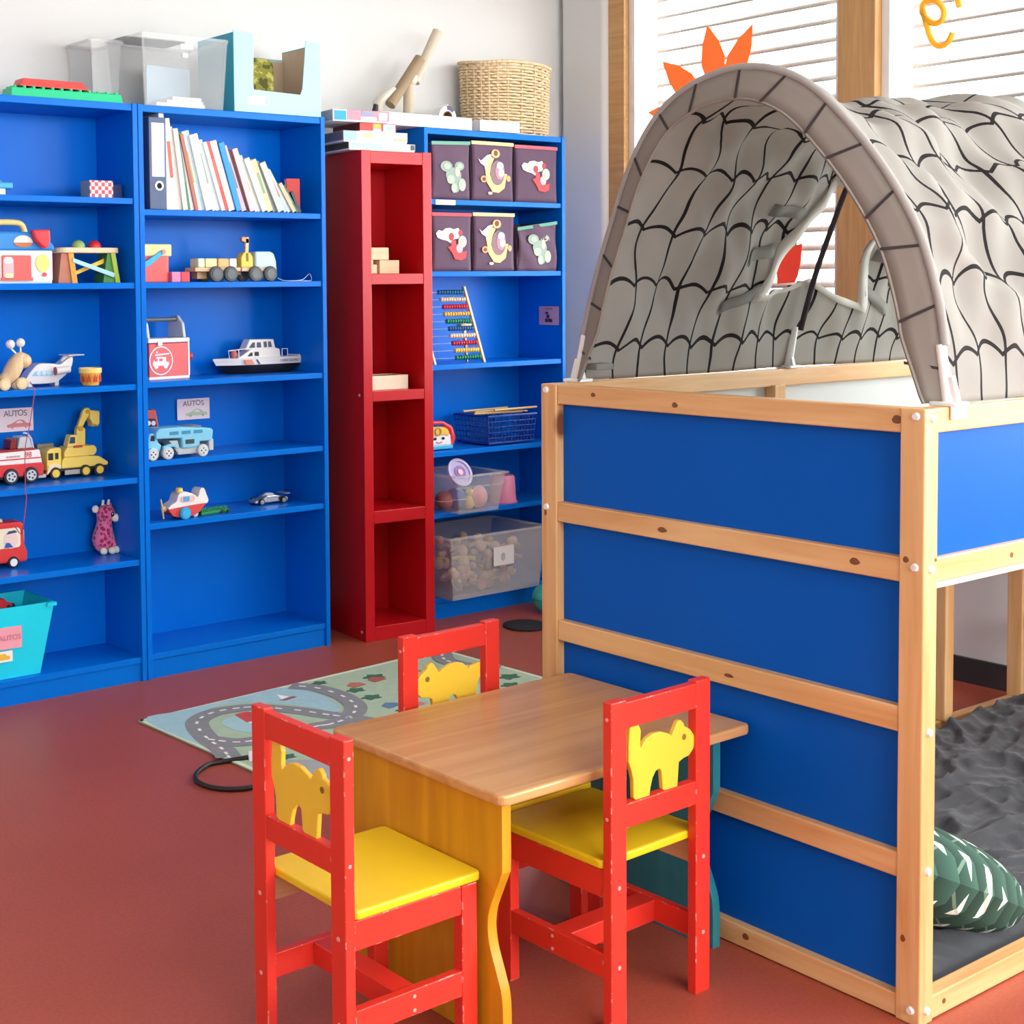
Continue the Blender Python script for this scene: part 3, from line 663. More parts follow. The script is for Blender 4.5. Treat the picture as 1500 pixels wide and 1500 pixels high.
c2 = copy_tree(ch); c2.location = (1.431, 2.062, 0); c2.rotation_euler = (0, 0, R(-90)); c2['label'] = 'red child chair at the left, its yellow seat facing the yellow table board'
c3 = copy_tree(ch); c3.location = (2.104, 2.434, 0); c3.rotation_euler = (0, 0, R(180)); brk = [q for q in c3.children if q.name.startswith('cat_cutout')][0]
cat3 = [p for p in cat if not (p[0] < -.05 and p[1] > .53)]
k3 = obj('cat_cutout', B().prism(cat3, .006, .016), CCAT, c3, bev=.0018); k3['label'] = 'yellow cat cutout with its tail broken off'
for q in list(brk.children): q.parent = k3
bpy.data.objects.remove(brk)
c3['label'] = 'red child chair on the far side of the table, only its back showing'

# ================================================================== rug and cable loop
def rug_mat(): return mat('a9bfa3', .95, .12, 30, .5, 260)
rug = thing('play_rug', 'pale green play rug printed with grey roads and a blue lake', 'rug', (2.193, 4.037, 0))
A_, B_, C_ = (0, 0), (1.347, .087), (.042, -1.137); D4 = (B_[0] + C_[0], B_[1] + C_[1])
obj('pile', B().prism([A_, C_, D4, B_], .0, .006, 'xy'), rug_mat(), rug, bev=.002)
ex = [A_, C_, D4, B_]
for k in range(4):
    a, b = Vector(ex[k]), Vector(ex[(k + 1) % 4]); d = (b - a).normalized(); nn = Vector((-d.y, d.x)) * .016
    obj('border', B().prism([a, b, b + nn, a + nn], .006, .0066, 'xy'), mat('cfe0c4', .95, .08, 40), rug)
rl = lambda P: [(x - 2.193, y - 4.037) for x, y in P]
def flat(name, P, h, z0=.006, z1=.0068): return obj(name, B().prism(P, z0, z1, 'xy'), mat(h, .95, .12, 40, .3, 260), rug)
pond = crom([(x, y, 0) for x, y in rl([(2.21, 4.02), (2.358, 4.04), (2.582, 4.052), (2.777, 4.058), (2.818, 3.926), (2.782, 3.758), (2.738, 3.721), (2.688, 3.857), (2.604, 3.965), (2.523, 4.012), (2.415, 3.996), (2.296, 3.878), (2.237, 3.754), (2.225, 3.626)])], 4, True)
flat('lake_print', [(p.x, p.y) for p in pond], '9fc4cc')
isl = crom([(x, y, 0) for x, y in rl([(2.386, 3.845), (2.466, 3.889), (2.535, 3.862), (2.584, 3.804), (2.578, 3.731), (2.464, 3.691), (2.387, 3.733)])], 5, True)
flat('lake_print', [(p.x, p.y) for p in isl], 'a3c6cc')
RZ_ = [0]
def road(P, w=.038, closed=False):
    c = crom([(x, y, 0) for x, y in rl(P)], 8, closed); n = len(c); Lf, Rt = [], []
    for i in range(n):
        d = (c[(i + 1) % n] - c[i - 1]) if closed or 0 < i < n - 1 else (c[1] - c[0] if i == 0 else c[-1] - c[-2])
        d.normalize(); q = Vector((-d.y, d.x, 0)) * w; Lf.append(c[i] + q); Rt.append(c[i] - q)
    b = B(); m = n if closed else n - 1
    RZ_[0] += .0003; b.v = [(p.x, p.y, .0068 + RZ_[0]) for p in Lf] + [(p.x, p.y, .0068 + RZ_[0]) for p in Rt]; b.f = [(i, (i + 1) % n, (i + 1) % n + n, i + n) for i in range(m)]
    obj('road_print', b, mat('85868a', .95, .1, 40, .3, 260), rug)
    for i in range(0, n - 1, 4 if n > 60 else 3):
        d = (c[min(i + 1, n - 1)] - c[max(i - 1, 0)]).normalized(); q = Vector((-d.y, d.x, 0)) * .005
        obj('lane_mark', B().prism([c[i] - d * .012 - q, c[i] + d * .012 - q, c[i] + d * .012 + q, c[i] - d * .012 + q], .0079, .0083, 'xy'), mat('e6e6e2', .95), rug)
road([(2.225, 3.55), (2.25, 3.63), (2.27, 3.75), (2.324, 3.894), (2.413, 3.955), (2.507, 3.950), (2.575, 3.912), (2.653, 3.808), (2.698, 3.714), (2.735, 3.64), (2.80, 3.48), (2.83, 3.25), (2.80, 3.0)])
road([(2.27, 3.72), (2.317, 3.652), (2.395, 3.628), (2.50, 3.625), (2.60, 3.63), (2.65, 3.622), (2.737, 3.644), (2.826, 3.724), (2.865, 3.846), (2.856, 3.979), (2.80, 4.06)])
road([(3.50, 4.08), (3.44, 3.98), (3.46, 3.86), (3.52, 3.78)], .04)
for P, h in (([(2.452, 3.801), (2.466, 3.897), (2.515, 3.9), (2.54, 3.85), (2.50, 3.80)], 'c8474a'), ([(2.452, 3.801), (2.50, 3.80), (2.545, 3.76), (2.53, 3.70), (2.465, 3.75)], 'e9e4e2')): flat('barn_print', rl(P), h, .0068, .0074)
for k in range(3): flat('barn_stripe', rl([(2.47 + .004 * k, 3.79 - .025 * k), (2.53 + .004 * k, 3.78 - .025 * k), (2.53 + .004 * k, 3.77 - .025 * k), (2.47 + .004 * k, 3.78 - .025 * k)]), 'b84548', .0074, .0078)
flat('boat_print', rl([(2.683, 3.945), (2.704, 4.004), (2.72, 3.955)]), 'f2f2f0', .0068, .0074); flat('boat_print', rl([(2.67, 3.94), (2.735, 3.952), (2.74, 3.935), (2.685, 3.925)]), '8a5a62', .0068, .0074)
for x, y, r in ((3.098, 3.974, .04), (2.935, 3.78, .035), (2.90, 4.03, .028), (2.945, 3.88, .032), (3.47, 3.68, .04), (3.06, 3.72, .035), (2.93, 3.60, .03), (3.2, 3.82, .04), (2.36, 3.45, .03), (3.40, 3.60, .035)):
    flat('tree_print', [(x - 2.193 + r * (1 + .25 * math.sin(5 * a)) * math.cos(a), y - 4.037 + .75 * r * (1 + .25 * math.sin(5 * a)) * math.sin(a)) for a in [k * .42 for k in range(15)]], '3c6a50')
for x, y, h in ((2.986, 3.925, 'b8705c'), (3.087, 3.936, 'a85a4c'), (2.93, 3.66, '5a7aa0'), (3.0, 3.62, 'c07a84'), (3.25, 3.94, 'b88a6a'), (3.16, 3.66, 'c9b8a4')):
    flat('house_print', [(x - 2.193 - .03, y - 4.037 - .02), (x - 2.193 + .03, y - 4.037 - .012), (x - 2.193 + .028, y - 4.037 + .02), (x - 2.193, y - 4.037 + .04), (x - 2.193 - .034, y - 4.037 + .018)], h, .0066, .0073)
flat('house_print', rl([(2.25, 3.48), (2.30, 3.56), (2.36, 3.52), (2.34, 3.45)]), 'e4dede', .0066, .0073)
flat('road_print', rl([(2.25, 3.42), (2.33, 3.44), (2.62, 3.2), (2.6, 3.05), (2.26, 3.1)]), '9fa4a6', .0062, .0068)
lp = crom([(2.26, 3.50, .012), (2.186, 3.527, .007), (2.138, 3.527, .007), (2.076, 3.484, .007), (2.045, 3.433, .007), (2.045, 3.376, .007), (2.07, 3.328, .007), (2.115, 3.298, .007), (2.153, 3.291, .008), (2.22, 3.30, .012)], 6)
cab = obj('rubber_hoop', B().tube(lp, .007, 8), mat('1d1a1c', .5), smooth=60)
tag(cab, 'black rubber cable looping out from under the rug edge', 'cable')
dk = obj('rubber_disc', B().lathe([(0, 0), (.085, 0), (.09, .003), (.09, .008), (.084, .011), (.05, .012), (0, .012)], 36), mat('17161a', .6), smooth=35)
dk.location = (4.055, 4.205, 0); tag(dk, 'flat black rubber disc on the floor before the corner bookcase', 'disc')
bl_ = thing('teal_ball', 'teal toy ball peeping out behind the cabin bed post', 'ball', (4.30, 4.33, 0))
obj('shell', B().sph((0, 0, .062), .062, 24, 16), mat('2fa39a', .4), bl_, smooth=60); obj('ring', B().tube([(.0622 * math.cos(a), .0622 * math.sin(a), .062) for a in [k * math.pi / 16 for k in range(32)]], .003, 6, True), mat('1f7f78', .4), bl_, smooth=60)

# ================================================================== on top of the bookcases
T2 = 2.020
gb = thing('bead_board', 'green studded plastic box lying on the left bookcase', 'board', (2.21, 4.60, T2))
obj('tray', B().hexa((-.205, .21, -.12, -.036), (-.20, .205, -.115, -.041), .0, .03), mat('22c98a', .35), gb, bev=.003)
sd = None
for i in range(12):
    for j in range(3):
        o = obj('stud', B().lathe([(0, .037), (.006, .037), (.007, .03)], 10), mat('22c98a', .35), gb, smooth=40) if sd is None else sd.copy()
        if sd is None: sd = o
        else: COL.objects.link(o); o.parent = gb
        o.location = (-.185 + .034 * i, -.104 + .026 * j, 0)
rp = thing('red_tray', 'red plastic tray turned over on the green studded box', 'tray', (2.17, 4.545, T2 + .037))
obj('body', B().hexa((-.12, .125, -.045, .03), (-.11, .11, -.04, .025), 0, .028), mat('e04a44', .35), rp, bev=.004)
obj('rim', B().box(-.127, .132, -.05, .035, 0, .007), mat('d63a36', .35), rp, bev=.002)

def bin_box(parent, lo, hi, h, t, m, rim=.012, body='body', rimh=.012, z0=0):
    """open tapering box: lo and hi = half sizes at the bottom and at the top"""
    b = B(); (a, c), (d, e) = lo, hi
    b.add([(-a, -c, z0), (a, -c, z0), (a, c, z0), (-a, c, z0), (-d, -e, h), (d, -e, h), (d, e, h), (-d, e, h)], [(3, 2, 1, 0), (0, 1, 5, 4), (1, 2, 6, 5), (2, 3, 7, 6), (3, 0, 4, 7)])
    o = obj(body, b, m, parent); md = o.modifiers.new('thick', 'SOLIDIFY'); md.thickness = t; md.offset = -1
    if rim:
        r = B(); z = h - rimh
        for x0, x1, y0, y1 in ((-d - rim, d + rim, -e - rim, -e), (-d - rim, d + rim, e, e + rim), (-d - rim, -d, -e, e), (d, d + rim, -e, e)): r.box(x0, x1, y0, y1, z, h)
        obj('rim', r, m, parent, bev=.002)
    return o
CL = clear('clear_box_plastic', 'f4f6f6', .12, .18)
c1 = thing('clear_box', 'tall clear plastic box beside the blue carton on the bookcase', 'box', (2.665, 4.60, T2 + .001), 0, 'clear plastic boxes on the bookcase')
bin_box(c1, (.155, .118), (.172, .132), .252, .003, CL, .006)
for x in (-.16, .155): obj('corner_rib', B().hexa((x - .004, x + .004, -.124, -.119), (x * 1.09 - .004, x * 1.09 + .004, -.138, -.133), .0, .245), CL, c1)
obj('handle_print', B().box(-.02, .03, -.1365, -.1355, .205, .222), mat('fbfbfb', .5), c1)
obj('handle_print', B().box(-.012, .008, -.1345, -.1335, .175, .190), mat('fbfbfb', .5), c1)
c1b = thing('clear_box', 'clear plastic box standing behind the taller clear one', 'box', (2.418, 4.684, T2 + .001), 0, 'clear plastic boxes on the bookcase')
bin_box(c1b, (.048, .078), (.060, .090), .235, .003, clear('clear_box_grey', 'eceeee', .17, .2), .006)
lidp = thing('box_lid', 'thin grey plastic lid laid across the clear boxes', 'lid', (2.60, 4.66, T2 + .2545))
obj('plate', B().prism(rbox(-.10, .15, -.06, .10, .015), 0, .004, 'xy'), mat('8f9294', .4), lidp, bev=.001); obj('rib', B().box(-.08, .13, -.045, -.04, .004, .007), mat('8f9294', .4), lidp)
pk = thing('paper_stack', 'white paper booklets lying in the clear plastic box', 'papers', (2.665, 4.60, T2 + .006))
for k, (x, w_, z) in enumerate(((0, .10, 0), (.03, .075, .014), (.05, .06, .03))): obj('booklet', B().box(x - w_, x + w_, -.095 + .02 * k, .05, z, z + .012), mat('f3f3ee', .7), pk, bev=.001)
bb = thing('grey_folder', 'blue-grey folder standing inside the clear plastic box', 'folder', (2.70, 4.655, T2 + .008), R(8))
obj('cover', B().box(-.10, .10, -.004, .0, 0, .16), mat('a9bccb', .6), bb); obj('sheet', B().box(-.095, .095, .001, .012, .002, .155), mat('e8ebea', .8), bb)

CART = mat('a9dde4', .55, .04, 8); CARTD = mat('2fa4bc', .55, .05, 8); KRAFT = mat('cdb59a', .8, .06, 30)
cb_ = thing('display_carton', 'light blue cardboard display box with its front cut open', 'carton', (2.868, 4.468, T2 + .001))
W, D, Hc = .388, .25, .285
front = [(0, 0), (W, 0), (W, Hc - .012), (W - .068, Hc - .004), (W - .072, Hc - .06), (W - .085, .10), (W - .095, .078), (.085, .083), (.082, .11), (.088, Hc - .03), (.082, Hc), (0, Hc + .008)]
obj('front_flap', B().prism(front, 0, .004), CART, cb_, bev=.0008)
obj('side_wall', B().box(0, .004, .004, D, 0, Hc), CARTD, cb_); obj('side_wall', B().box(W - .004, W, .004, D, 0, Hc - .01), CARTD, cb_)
obj('lining', B().box(W - .007, W - .004, .006, D - .006, .004, Hc - .014), KRAFT, cb_); obj('lining', B().box(.004, W - .007, D - .009, D - .006, .004, Hc - .05), KRAFT, cb_); obj('back_wall', B().box(.004, W - .004, D - .006, D, 0, Hc - .04), CART, cb_)
obj('base', B().box(.004, W - .004, .004, D - .006, 0, .004), KRAFT, cb_); obj('fold', B().box(W - .125, W - .115, D - .0115, D - .009, .004, Hc - .05), mat('b89c80', .8), cb_)
obj('pale_badge', B().prism(rbox(.055, .155, .028, .062, .016), -.0008, 0), mat('dff2f7', .6), cb_); obj('badge_mark', B().prism(rbox(.134, .149, .032, .058, .006), -.0014, -.0008), mat('a6d6ee', .6), cb_)
cm = thing('camouflage_bag', 'small olive camouflage pouch standing in the blue carton', 'bag', (2.868 + .165, 4.545, T2 + .006))
def camo():
    m, nt, p, N, Lk = newmat('camouflage_cloth'); tc = N('ShaderNodeTexCoord'); nz = N('ShaderNodeTexNoise'); nz.inputs['Scale'].default_value = 24; nz.inputs['Detail'].default_value = 3; Lk(tc.outputs['Object'], nz.inputs['Vector'])
    cr = N('ShaderNodeValToRGB'); cr.color_ramp.interpolation = 'CONSTANT'; e = cr.color_ramp.elements; e[0].color = lin('4a4a18'); e[0].position = 0; e[1].color = lin('7c7a2c'); e[1].position = .46
    q = e.new(.56); q.color = lin('a8a456'); Lk(nz.outputs['Fac'], cr.inputs['Fac']); Lk(cr.outputs['Color'], p.inputs['Base Color']); p.inputs['Roughness'].default_value = .9
    return m
obj('pouch', B().prism(rbox(-.07, .045, 0, .205, .035), -.03, .03), camo(), cm, bev=.012); obj('seam', B().tube([(.047, 0, .02), (.049, 0, .10), (.046, 0, .17)], .004, 6), mat('3f3f1c', .9), cm)

# corner bookcase top: trays, tube model, tape, wrapped toy, wicker basket
T3 = 2.020
TRAY = mat('d9d8d6', .5, .02)
def tray(label, x0, x1, y0, y1, h):
    t = thing('drawer_box', label, 'box', ((x0 + x1) / 2, (y0 + y1) / 2, T3 + .001)); a, b = (x1 - x0) / 2, (y1 - y0) / 2
    obj('base', B().box(-a, a, -b, b, 0, .004), TRAY, t)
    for q in ((-a, a, -b, -b + .005), (-a, a, b - .005, b), (-a, -a + .005, -b + .005, b - .005), (a - .005, a, -b + .005, b - .005)): obj('wall', B().box(*q, .004, h), TRAY, t, bev=.001)
    obj('pull_notch', B().prism([(-.02, h * .5), (.02, h * .5), (.016, h * .42), (-.016, h * .42)], -b - .0012, -b), mat('d6d6d4', .6), t)
tray('long white drawer box under the cardboard tube model', 3.60, 4.072, 4.525, 4.79, .05)
tray('short white drawer box in front of the wicker basket', 4.108, 4.334, 4.515, 4.57, .046)
CB_ = mat('c3b49c', .85, .1, 25, .1, 120); TAPE_ = mat('d8d0c0', .35, .06, 30)
tm = thing('tube_sculpture', 'craft model of taped cardboard tubes on the white drawer box', 'craft model', (3.80, 4.68, T3 + .051))
yy = -.03
def ctube(name, x0, z0, x1, z1, r, r2=None, m=CB_, y=0):
    b = B(); p, q = Vector((x0 - 3.80, y, z0 - T3 - .051)), Vector((x1 - 3.80, y, z1 - T3 - .051)); b.cyl(p, q, r, r2, 20); o = obj(name, b, m, tm, smooth=40)
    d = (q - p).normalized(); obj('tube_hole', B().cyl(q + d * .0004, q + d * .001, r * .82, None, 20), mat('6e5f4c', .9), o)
ctube('long_tube', 3.895, 2.225, 4.02, 2.445, .021, None, mat('c8bca8', .85, .1, 25), .0)
ctube('cut_tube', 3.725, 2.115, 3.885, 2.315, .023, None, mat('9a8468', .85, .1, 25), -.045)
ctube('upright_tube', 3.857, T3 + .052, 3.862, 2.245, .022)
ctube('base_tube', 3.70, 2.085, 3.86, 2.078, .016, .014, TAPE_)
obj('taped_joint', B().sph((3.865 - 3.80, -.005, 2.235 - T3 - .051), (.032, .034, .03), 14, 10), TAPE_, tm, smooth=60)
obj('taped_joint', B().tube([(3.70 - 3.80, 0, .012), (3.69 - 3.80, -.01, .05), (3.715 - 3.80, -.03, .085), (3.75 - 3.80, -.045, .115)], [.022, .025, .02, .012], 10), TAPE_, tm, smooth=60)
obj('dark_plug', B().cyl((3.665 - 3.80, -.02, .012), (3.672 - 3.80, -.02, .045), .013, .01, 14), mat('222226', .5), tm, smooth=40)
tp = thing('tape_roll', 'white roll of tape lying in the long drawer box', 'tape', (3.965, 4.58, T3 + .006))
obj('roll', B().lathe([(.026, 0), (.046, 0), (.046, .05), (.026, .05), (.026, 0)], 28, T=Matrix.Translation((0, 0, .046)) @ Matrix.Rotation(R(90), 4, 'X') @ Matrix.Translation((0, 0, -.025))), mat('eef0f2', .4), tp, smooth=40)
obj('core', B().lathe([(.022, -.001), (.0265, -.001), (.0265, .051), (.022, .051), (.022, -.001)], 28, T=Matrix.Translation((0, 0, .046)) @ Matrix.Rotation(R(90), 4, 'X') @ Matrix.Translation((0, 0, -.025))), mat('8a6a48', .7), tp, smooth=40)
obj('blue_end', B().prism([(.047 * math.cos(R(a)), .046 + .047 * math.sin(R(a))) for a in range(40, 100, 8)] + [(.03 * math.cos(R(a)), .046 + .03 * math.sin(R(a))) for a in range(96, 36, -8)], -.0265, -.0255), mat('23285a', .4), tp)
wt = thing('wrapped_toy', 'pink and white toy in a clear bag beside the tape roll', 'toy', (4.035, 4.66, T3 + .006))
obj('toy_body', B().sph((0, 0, .05), (.03, .03, .042), 16, 10), mat('e9b9bd', .5), wt, smooth=60); obj('toy_ear', B().cyl((.012, 0, .085), (.02, 0, .115), .009, .004, 10), mat('f4ecec', .5), wt)
obj('film', B().sph((-.005, 0, .055), (.05, .042, .06), 14, 9), clear('bag_film', 'f4f4f6', .22, .1), wt)

WICK = wood('wicker', 'e6d2ae', 'c9aa7c', 'X', .7, 20)
bk = thing('wicker_basket', 'round pale wicker basket on the corner bookcase', 'basket', (4.408, 4.682, T3 + .001))
BA, BB_, BHt = .212, .1, .318
def bring(z, ph, grow, amp=.006, dz=0):
    P = []
    for k in range(96):
        a = 2 * math.pi * k / 96; q = 1 + grow; w_ = amp * math.cos(24 * a + ph)
        cx = math.copysign(abs(math.cos(a)) ** .75, math.cos(a)); sy = math.copysign(abs(math.sin(a)) ** .75, math.sin(a))
        P.append(((BA * q + w_) * cx, (BB_ * q + w_) * sy, z + .006 * math.sin(3 * a) * (z / BHt) + dz))
    return P
for k in range(24): obj('strand', B().tube(bring(.007 + k * .0126, k * math.pi, .0 + .04 * (k / 24), .0065), .0056, 6, True), WICK, bk, smooth=70)
for k in range(24):
    a = 2 * math.pi * k / 24; cx = math.copysign(abs(math.cos(a)) ** .75, math.cos(a)); sy = math.copysign(abs(math.sin(a)) ** .75, math.sin(a))
    obj('stake', B().cyl((BA * cx, BB_ * sy, .002), (BA * 1.05 * cx, BB_ * 1.05 * sy, .312), .0045, n=6), WICK, bk)
for q in (0, 1): obj('rim_braid', B().tube(bring(.308, q * math.pi, .055, .009), .0075, 6, True), WICK, bk, smooth=70)
obj('base', B().prism([(BA * .97 * math.copysign(abs(math.cos(R(a))) ** .75, math.cos(R(a))), BB_ * .97 * math.copysign(abs(math.sin(R(a))) ** .75, math.sin(R(a)))) for a in range(0, 360, 8)], .001, .008, 'xy'), WICK, bk)

# ================================================================== game boxes on the red tower
def game(label, x0, x1, y0, y1, z0, h, rz, top, side, bits):
    g = thing('game_box', label, 'game box', ((x0 + x1) / 2, (y0 + y1) / 2, z0), R(rz)); a, b = (x1 - x0) / 2, (y1 - y0) / 2
    obj('tray', B().box(-a + .002, a - .002, -b + .002, b - .002, 0, h * .5), mat('ece8e0', .6), g); obj('lid', B().box(-a, a, -b, b, h * .14, h), mat(top, .45, .08, 25), g, bev=.001)
    obj('side_print', B().box(-a - .0008, -a, -b * .96, b * .96, h * .18, h * .96), mat(side, .5, .3, 30), g)
    for q_, (u0, u1, v0, v1, c) in enumerate(bits): obj('front_print', B().box(-a + 2 * a * u0, -a + 2 * a * u1, -b - .0006 - .0004 * q_, -b, h * v0, h * v1), mat(c, .5, .1, 60), g)
Z0 = 1.9
game('cream game box at the bottom of the pile on the red tower', 3.36, 3.665, 4.405, 4.65, Z0 + .0005, .03, -5, 'cfcfc8', '4a4434', [(.03, .5, .2, .92, 'a9ccd8'), (.55, .9, .2, .92, 'dad9cc'), (.93, .99, .25, .9, '33373c')])
game('white picture game box, second from the bottom on the red tower', 3.345, 3.632, 4.41, 4.65, Z0 + .031, .042, -7, 'cdcad2', '6a6a72', [(.0, .2, .15, .98, '9cc4dc'), (.32, .45, .4, .85, 'd4c890'), (.5, .85, .4, .85, 'dfdfe6'), (.8, .97, .2, .5, 'cdb69a')])
game('small red game box in the pile on the red tower', 3.425, 3.59, 4.425, 4.63, Z0 + .0735, .034, -6, 'd8332c', '6a2a26', [(.36, .58, .45, .95, 'f0b24a'), (.36, .58, .15, .4, 'f4d8d0'), (.64, .97, .12, .92, 'd6d8da'), (.7, .9, .3, .75, '9cc0cc')])
game('pink game box with a blue corner, topmost on the red tower', 3.305, 3.555, 4.42, 4.66, Z0 + .108, .044, -8, 'e08a9c', 'b9b3bc', [(.0, .24, .05, 1., 'dcdce0'), (.02, .23, .1, .9, '18a0e0'), (.5, .7, .55, .95, '8f98b4'), (.48, .76, .12, .45, 'f8e6ea'), (.8, .95, .2, .85, 'f6e8e2')])

# ================================================================== left bookcase
def wheel(parent, x, y, z, r, wd, tyre='2a2a2c', hub='c8ccd0', spokes=5):
    o = obj('wheel', B().cyl((x, y, z), (x, y + wd, z), r, None, 24), mat(tyre, .6), parent, smooth=40, bev=r * .12)
    obj('hub', B().cyl((x, y - .0015, z), (x, y + .003, z), r * .66, None, 20), mat(hub, .35), o, smooth=40)
    if spokes:
        sp = B()
        for k in range(spokes):
            a = 2 * math.pi * k / spokes; sp.cyl((x + r * .38 * math.cos(a), y - .002, z + r * .38 * math.sin(a)), (x + r * .38 * math.cos(a), y, z + r * .38 * math.sin(a)), r * .14, None, 8)
        obj('hub_holes', sp, mat('3a3c40', .5), o)['kind'] = 'stuff'
    return o
def card(label, name, x, y, z, w_, h, txt, car, rz=0, tilt=0):
    c = thing('name_card', label, 'card', (x, y, z), 0); PAPER = mat('f3e3ea', .8, .03); INK = mat('5a5460', .8)
    T = Matrix.Rotation(R(tilt), 4, 'Y')
    obj('paper', B().box(-w_ / 2, w_ / 2, -.001, 0, 0, h, T), PAPER, c)
    for k, t in enumerate(txt):
        o = write('letter', t, h * .36, INK, c, T @ Vector((-w_ * .26 + k * w_ * .135, -.0012, h * .76 + .0015 * (k % 2))), (R(90), R(tilt), 0), .0002)
    body = crom([(-.38, .16, 0), (-.40, .27, 0), (-.26, .32, 0), (-.12, .40, 0), (.02, .48, 0), (.18, .44, 0), (.28, .33, 0), (.42, .30, 0), (.44, .16, 0)], 5)
    P = [(p.x * w_ * .8 + w_ * .08, p.y * h * 1.0 + h * .02) for p in body]
    obj('drawn_car', B().prism(P, -.0014, -.001, T=T), mat(car, .8), c)
    win = [(p[0], p[1]) for p in ((-.10, .33), (.0, .44), (.10, .42), (.16, .33))]
    obj('drawn_window', B().prism([(a * w_ * .8 + w_ * .08, b * h + h * .02) for a, b in win], -.0017, -.0014, T=T), PAPER, c)
    for a in (-.22, .26): obj('drawn_wheel', B().cyl((a * w_ * .8 + w_ * .08, -.0018, .18 * h), (a * w_ * .8 + w_ * .08, -.001, .18 * h), h * .06, None, 14, T), mat('b9a2a6', .8), c)
FRONT = 4.452
# shelf 1.694
tb_ = thing('toy_camera', 'small light blue and white toy at the left edge of the shelf', 'toy', (1.975, 4.52, 1.694))
obj('white_base', B().box(-.05, .012, -.02, .03, .0, .022), mat('f2f2f0', .4), tb_, bev=.003); obj('blue_body', B().box(-.06, .042, -.015, .03, .022, .044), mat('39a6dc', .4), tb_, bev=.005); obj('blue_cap', B().cyl((.0, .008, .044), (.0, .008, .05), .012, None, 14), mat('2a8cc4', .4), tb_)
def check():
    m, nt, p, N, Lk = newmat('red_checked_paper'); tc = N('ShaderNodeTexCoord'); ck = N('ShaderNodeTexChecker'); ck.inputs['Scale'].default_value = 78; ck.inputs[1].default_value = lin('c9505a'); ck.inputs[2].default_value = lin('f0dede')
    Lk(tc.outputs['Object'], ck.inputs['Vector']); Lk(ck.outputs['Color'], p.inputs['Base Color']); p.inputs['Roughness'].default_value = .6; return m
ck = thing('checked_box', 'small box in red and white check on the shelf', 'box', (2.327, 4.475, 1.694))
obj('wrapped_front', B().box(-.044, .044, 0, .005, .001, .058), check(), ck); obj('box_body', B().box(-.044, .044, .005, .07, .001, .058), mat('8fa0a4', .6), ck)
cd_ = thing('dark_box', 'dark blue little box beside the checked box', 'box', (2.405, 4.52, 1.694)); obj('box_body', B().box(-.022, .026, 0, .09, .001, .05), mat('16306e', .5), cd_, bev=.002); obj('lid_line', B().box(-.023, .027, -.001, .091, .034, .036), mat('102450', .5), cd_)
# shelf 1.402: play oven and hammer bench
ov = thing('play_oven', 'white toy oven with a blue roof and yellow handle', 'toy oven', (2.02, 4.49, 1.402))
WP = mat('ecebe8', .4, .02)
obj('body', B().prism(rbox(-.125, .127, .004, .118, .012), 0, .15), WP, ov, bev=.006); obj('base', B().box(-.122, .124, .002, .148, 0, .008), mat('bfe2ee', .4), ov, bev=.002)
obj('roof', B().prism([(-.13, .108), (.133, .108), (.134, .125), (.10, .162), (.075, .172), (-.075, .172), (-.10, .162), (-.131, .125)], -.004, .155), mat('1e86d8', .35), ov, bev=.008)
hd = crom([(-.085, 0, .165), (-.078, 0, .19), (-.05, 0, .204), (.02, 0, .205), (.045, 0, .195), (.055, 0, .168)], 6); obj('handle', B().tube([(p.x, .06, p.z) for p in hd], .0105, 10), mat('f4d98c', .4), ov, smooth=60)
dr = obj('oven_door', B().prism(rbox(-.058, .046, .012, .094, .006), -.006, 0), mat('f0605c', .4), ov, bev=.002); obj('cook_print', B().prism(rbox(-.055, -.018, .016, .085, .01), -.0075, -.006), mat('f0b6c0', .5), dr); obj('cap_print', B().prism(rbox(-.052, -.022, .066, .088, .008), -.009, -.0075), mat('f6eef0', .5), dr); obj('pot_print', B().prism(rbox(-.05, -.022, .018, .034, .004), -.009, -.0075), mat('d8dcae', .5), dr); obj('door_latch', B().box(-.062, .05, -.0075, -.001, .010, .02), mat('f0605c', .4), dr)
obj('oval_pad', B().prism([(.088 + .024 * math.cos(R(a)), .068 + .03 * math.sin(R(a))) for a in range(0, 360, 15)], -.004, 0), mat('f2e37e', .4), ov); obj('knob', B().cyl((.094, -.006, .03), (.094, 0, .03), .007, None, 14), mat('d2503c', .4), ov)
obj('egg_print', B().prism([(.018 + .034 * math.cos(R(a)), .136 + .024 * math.sin(R(a))) for a in range(0, 181, 15)], -.007, -.0035), WP, ov); obj('bun_print', B().prism([(.018 + .033 * math.cos(R(a)), .135 + .014 * math.sin(R(a))) for a in range(180, 361, 15)], -.007, -.0035), mat('c9702c', .4), ov)
obj('red_pot', B().prism([(.042, .178), (.106, .18), (.107, .142), (.098, .12), (.085, .115), (.055, .142)], -.03, .0), mat('e0303c', .3), ov, bev=.006)
hb = thing('hammer_bench', 'wooden toy hammer bench with coloured legs and two balls', 'toy', (2.294, 4.50, 1.402))
obj('bench_top', B().prism(rbox(-.116, .118, .0, .10, .03), .103, .122, 'xy'), wood('birch_top', 'ecd9b8', 'dcc59c', 'X'), hb, bev=.003)
for (a0, a1, b0, b1, c) in ((-.118, -.052, -.105, -.07, 'b8735a'), (.052, .116, .07, .10, '3f8a34')):
    obj('leg_board', B().prism([(a0, 0), (a1, 0), (b1, .103), (b0, .103)], .012, .085), mat(c, .4, .1, 40), hb, bev=.002)
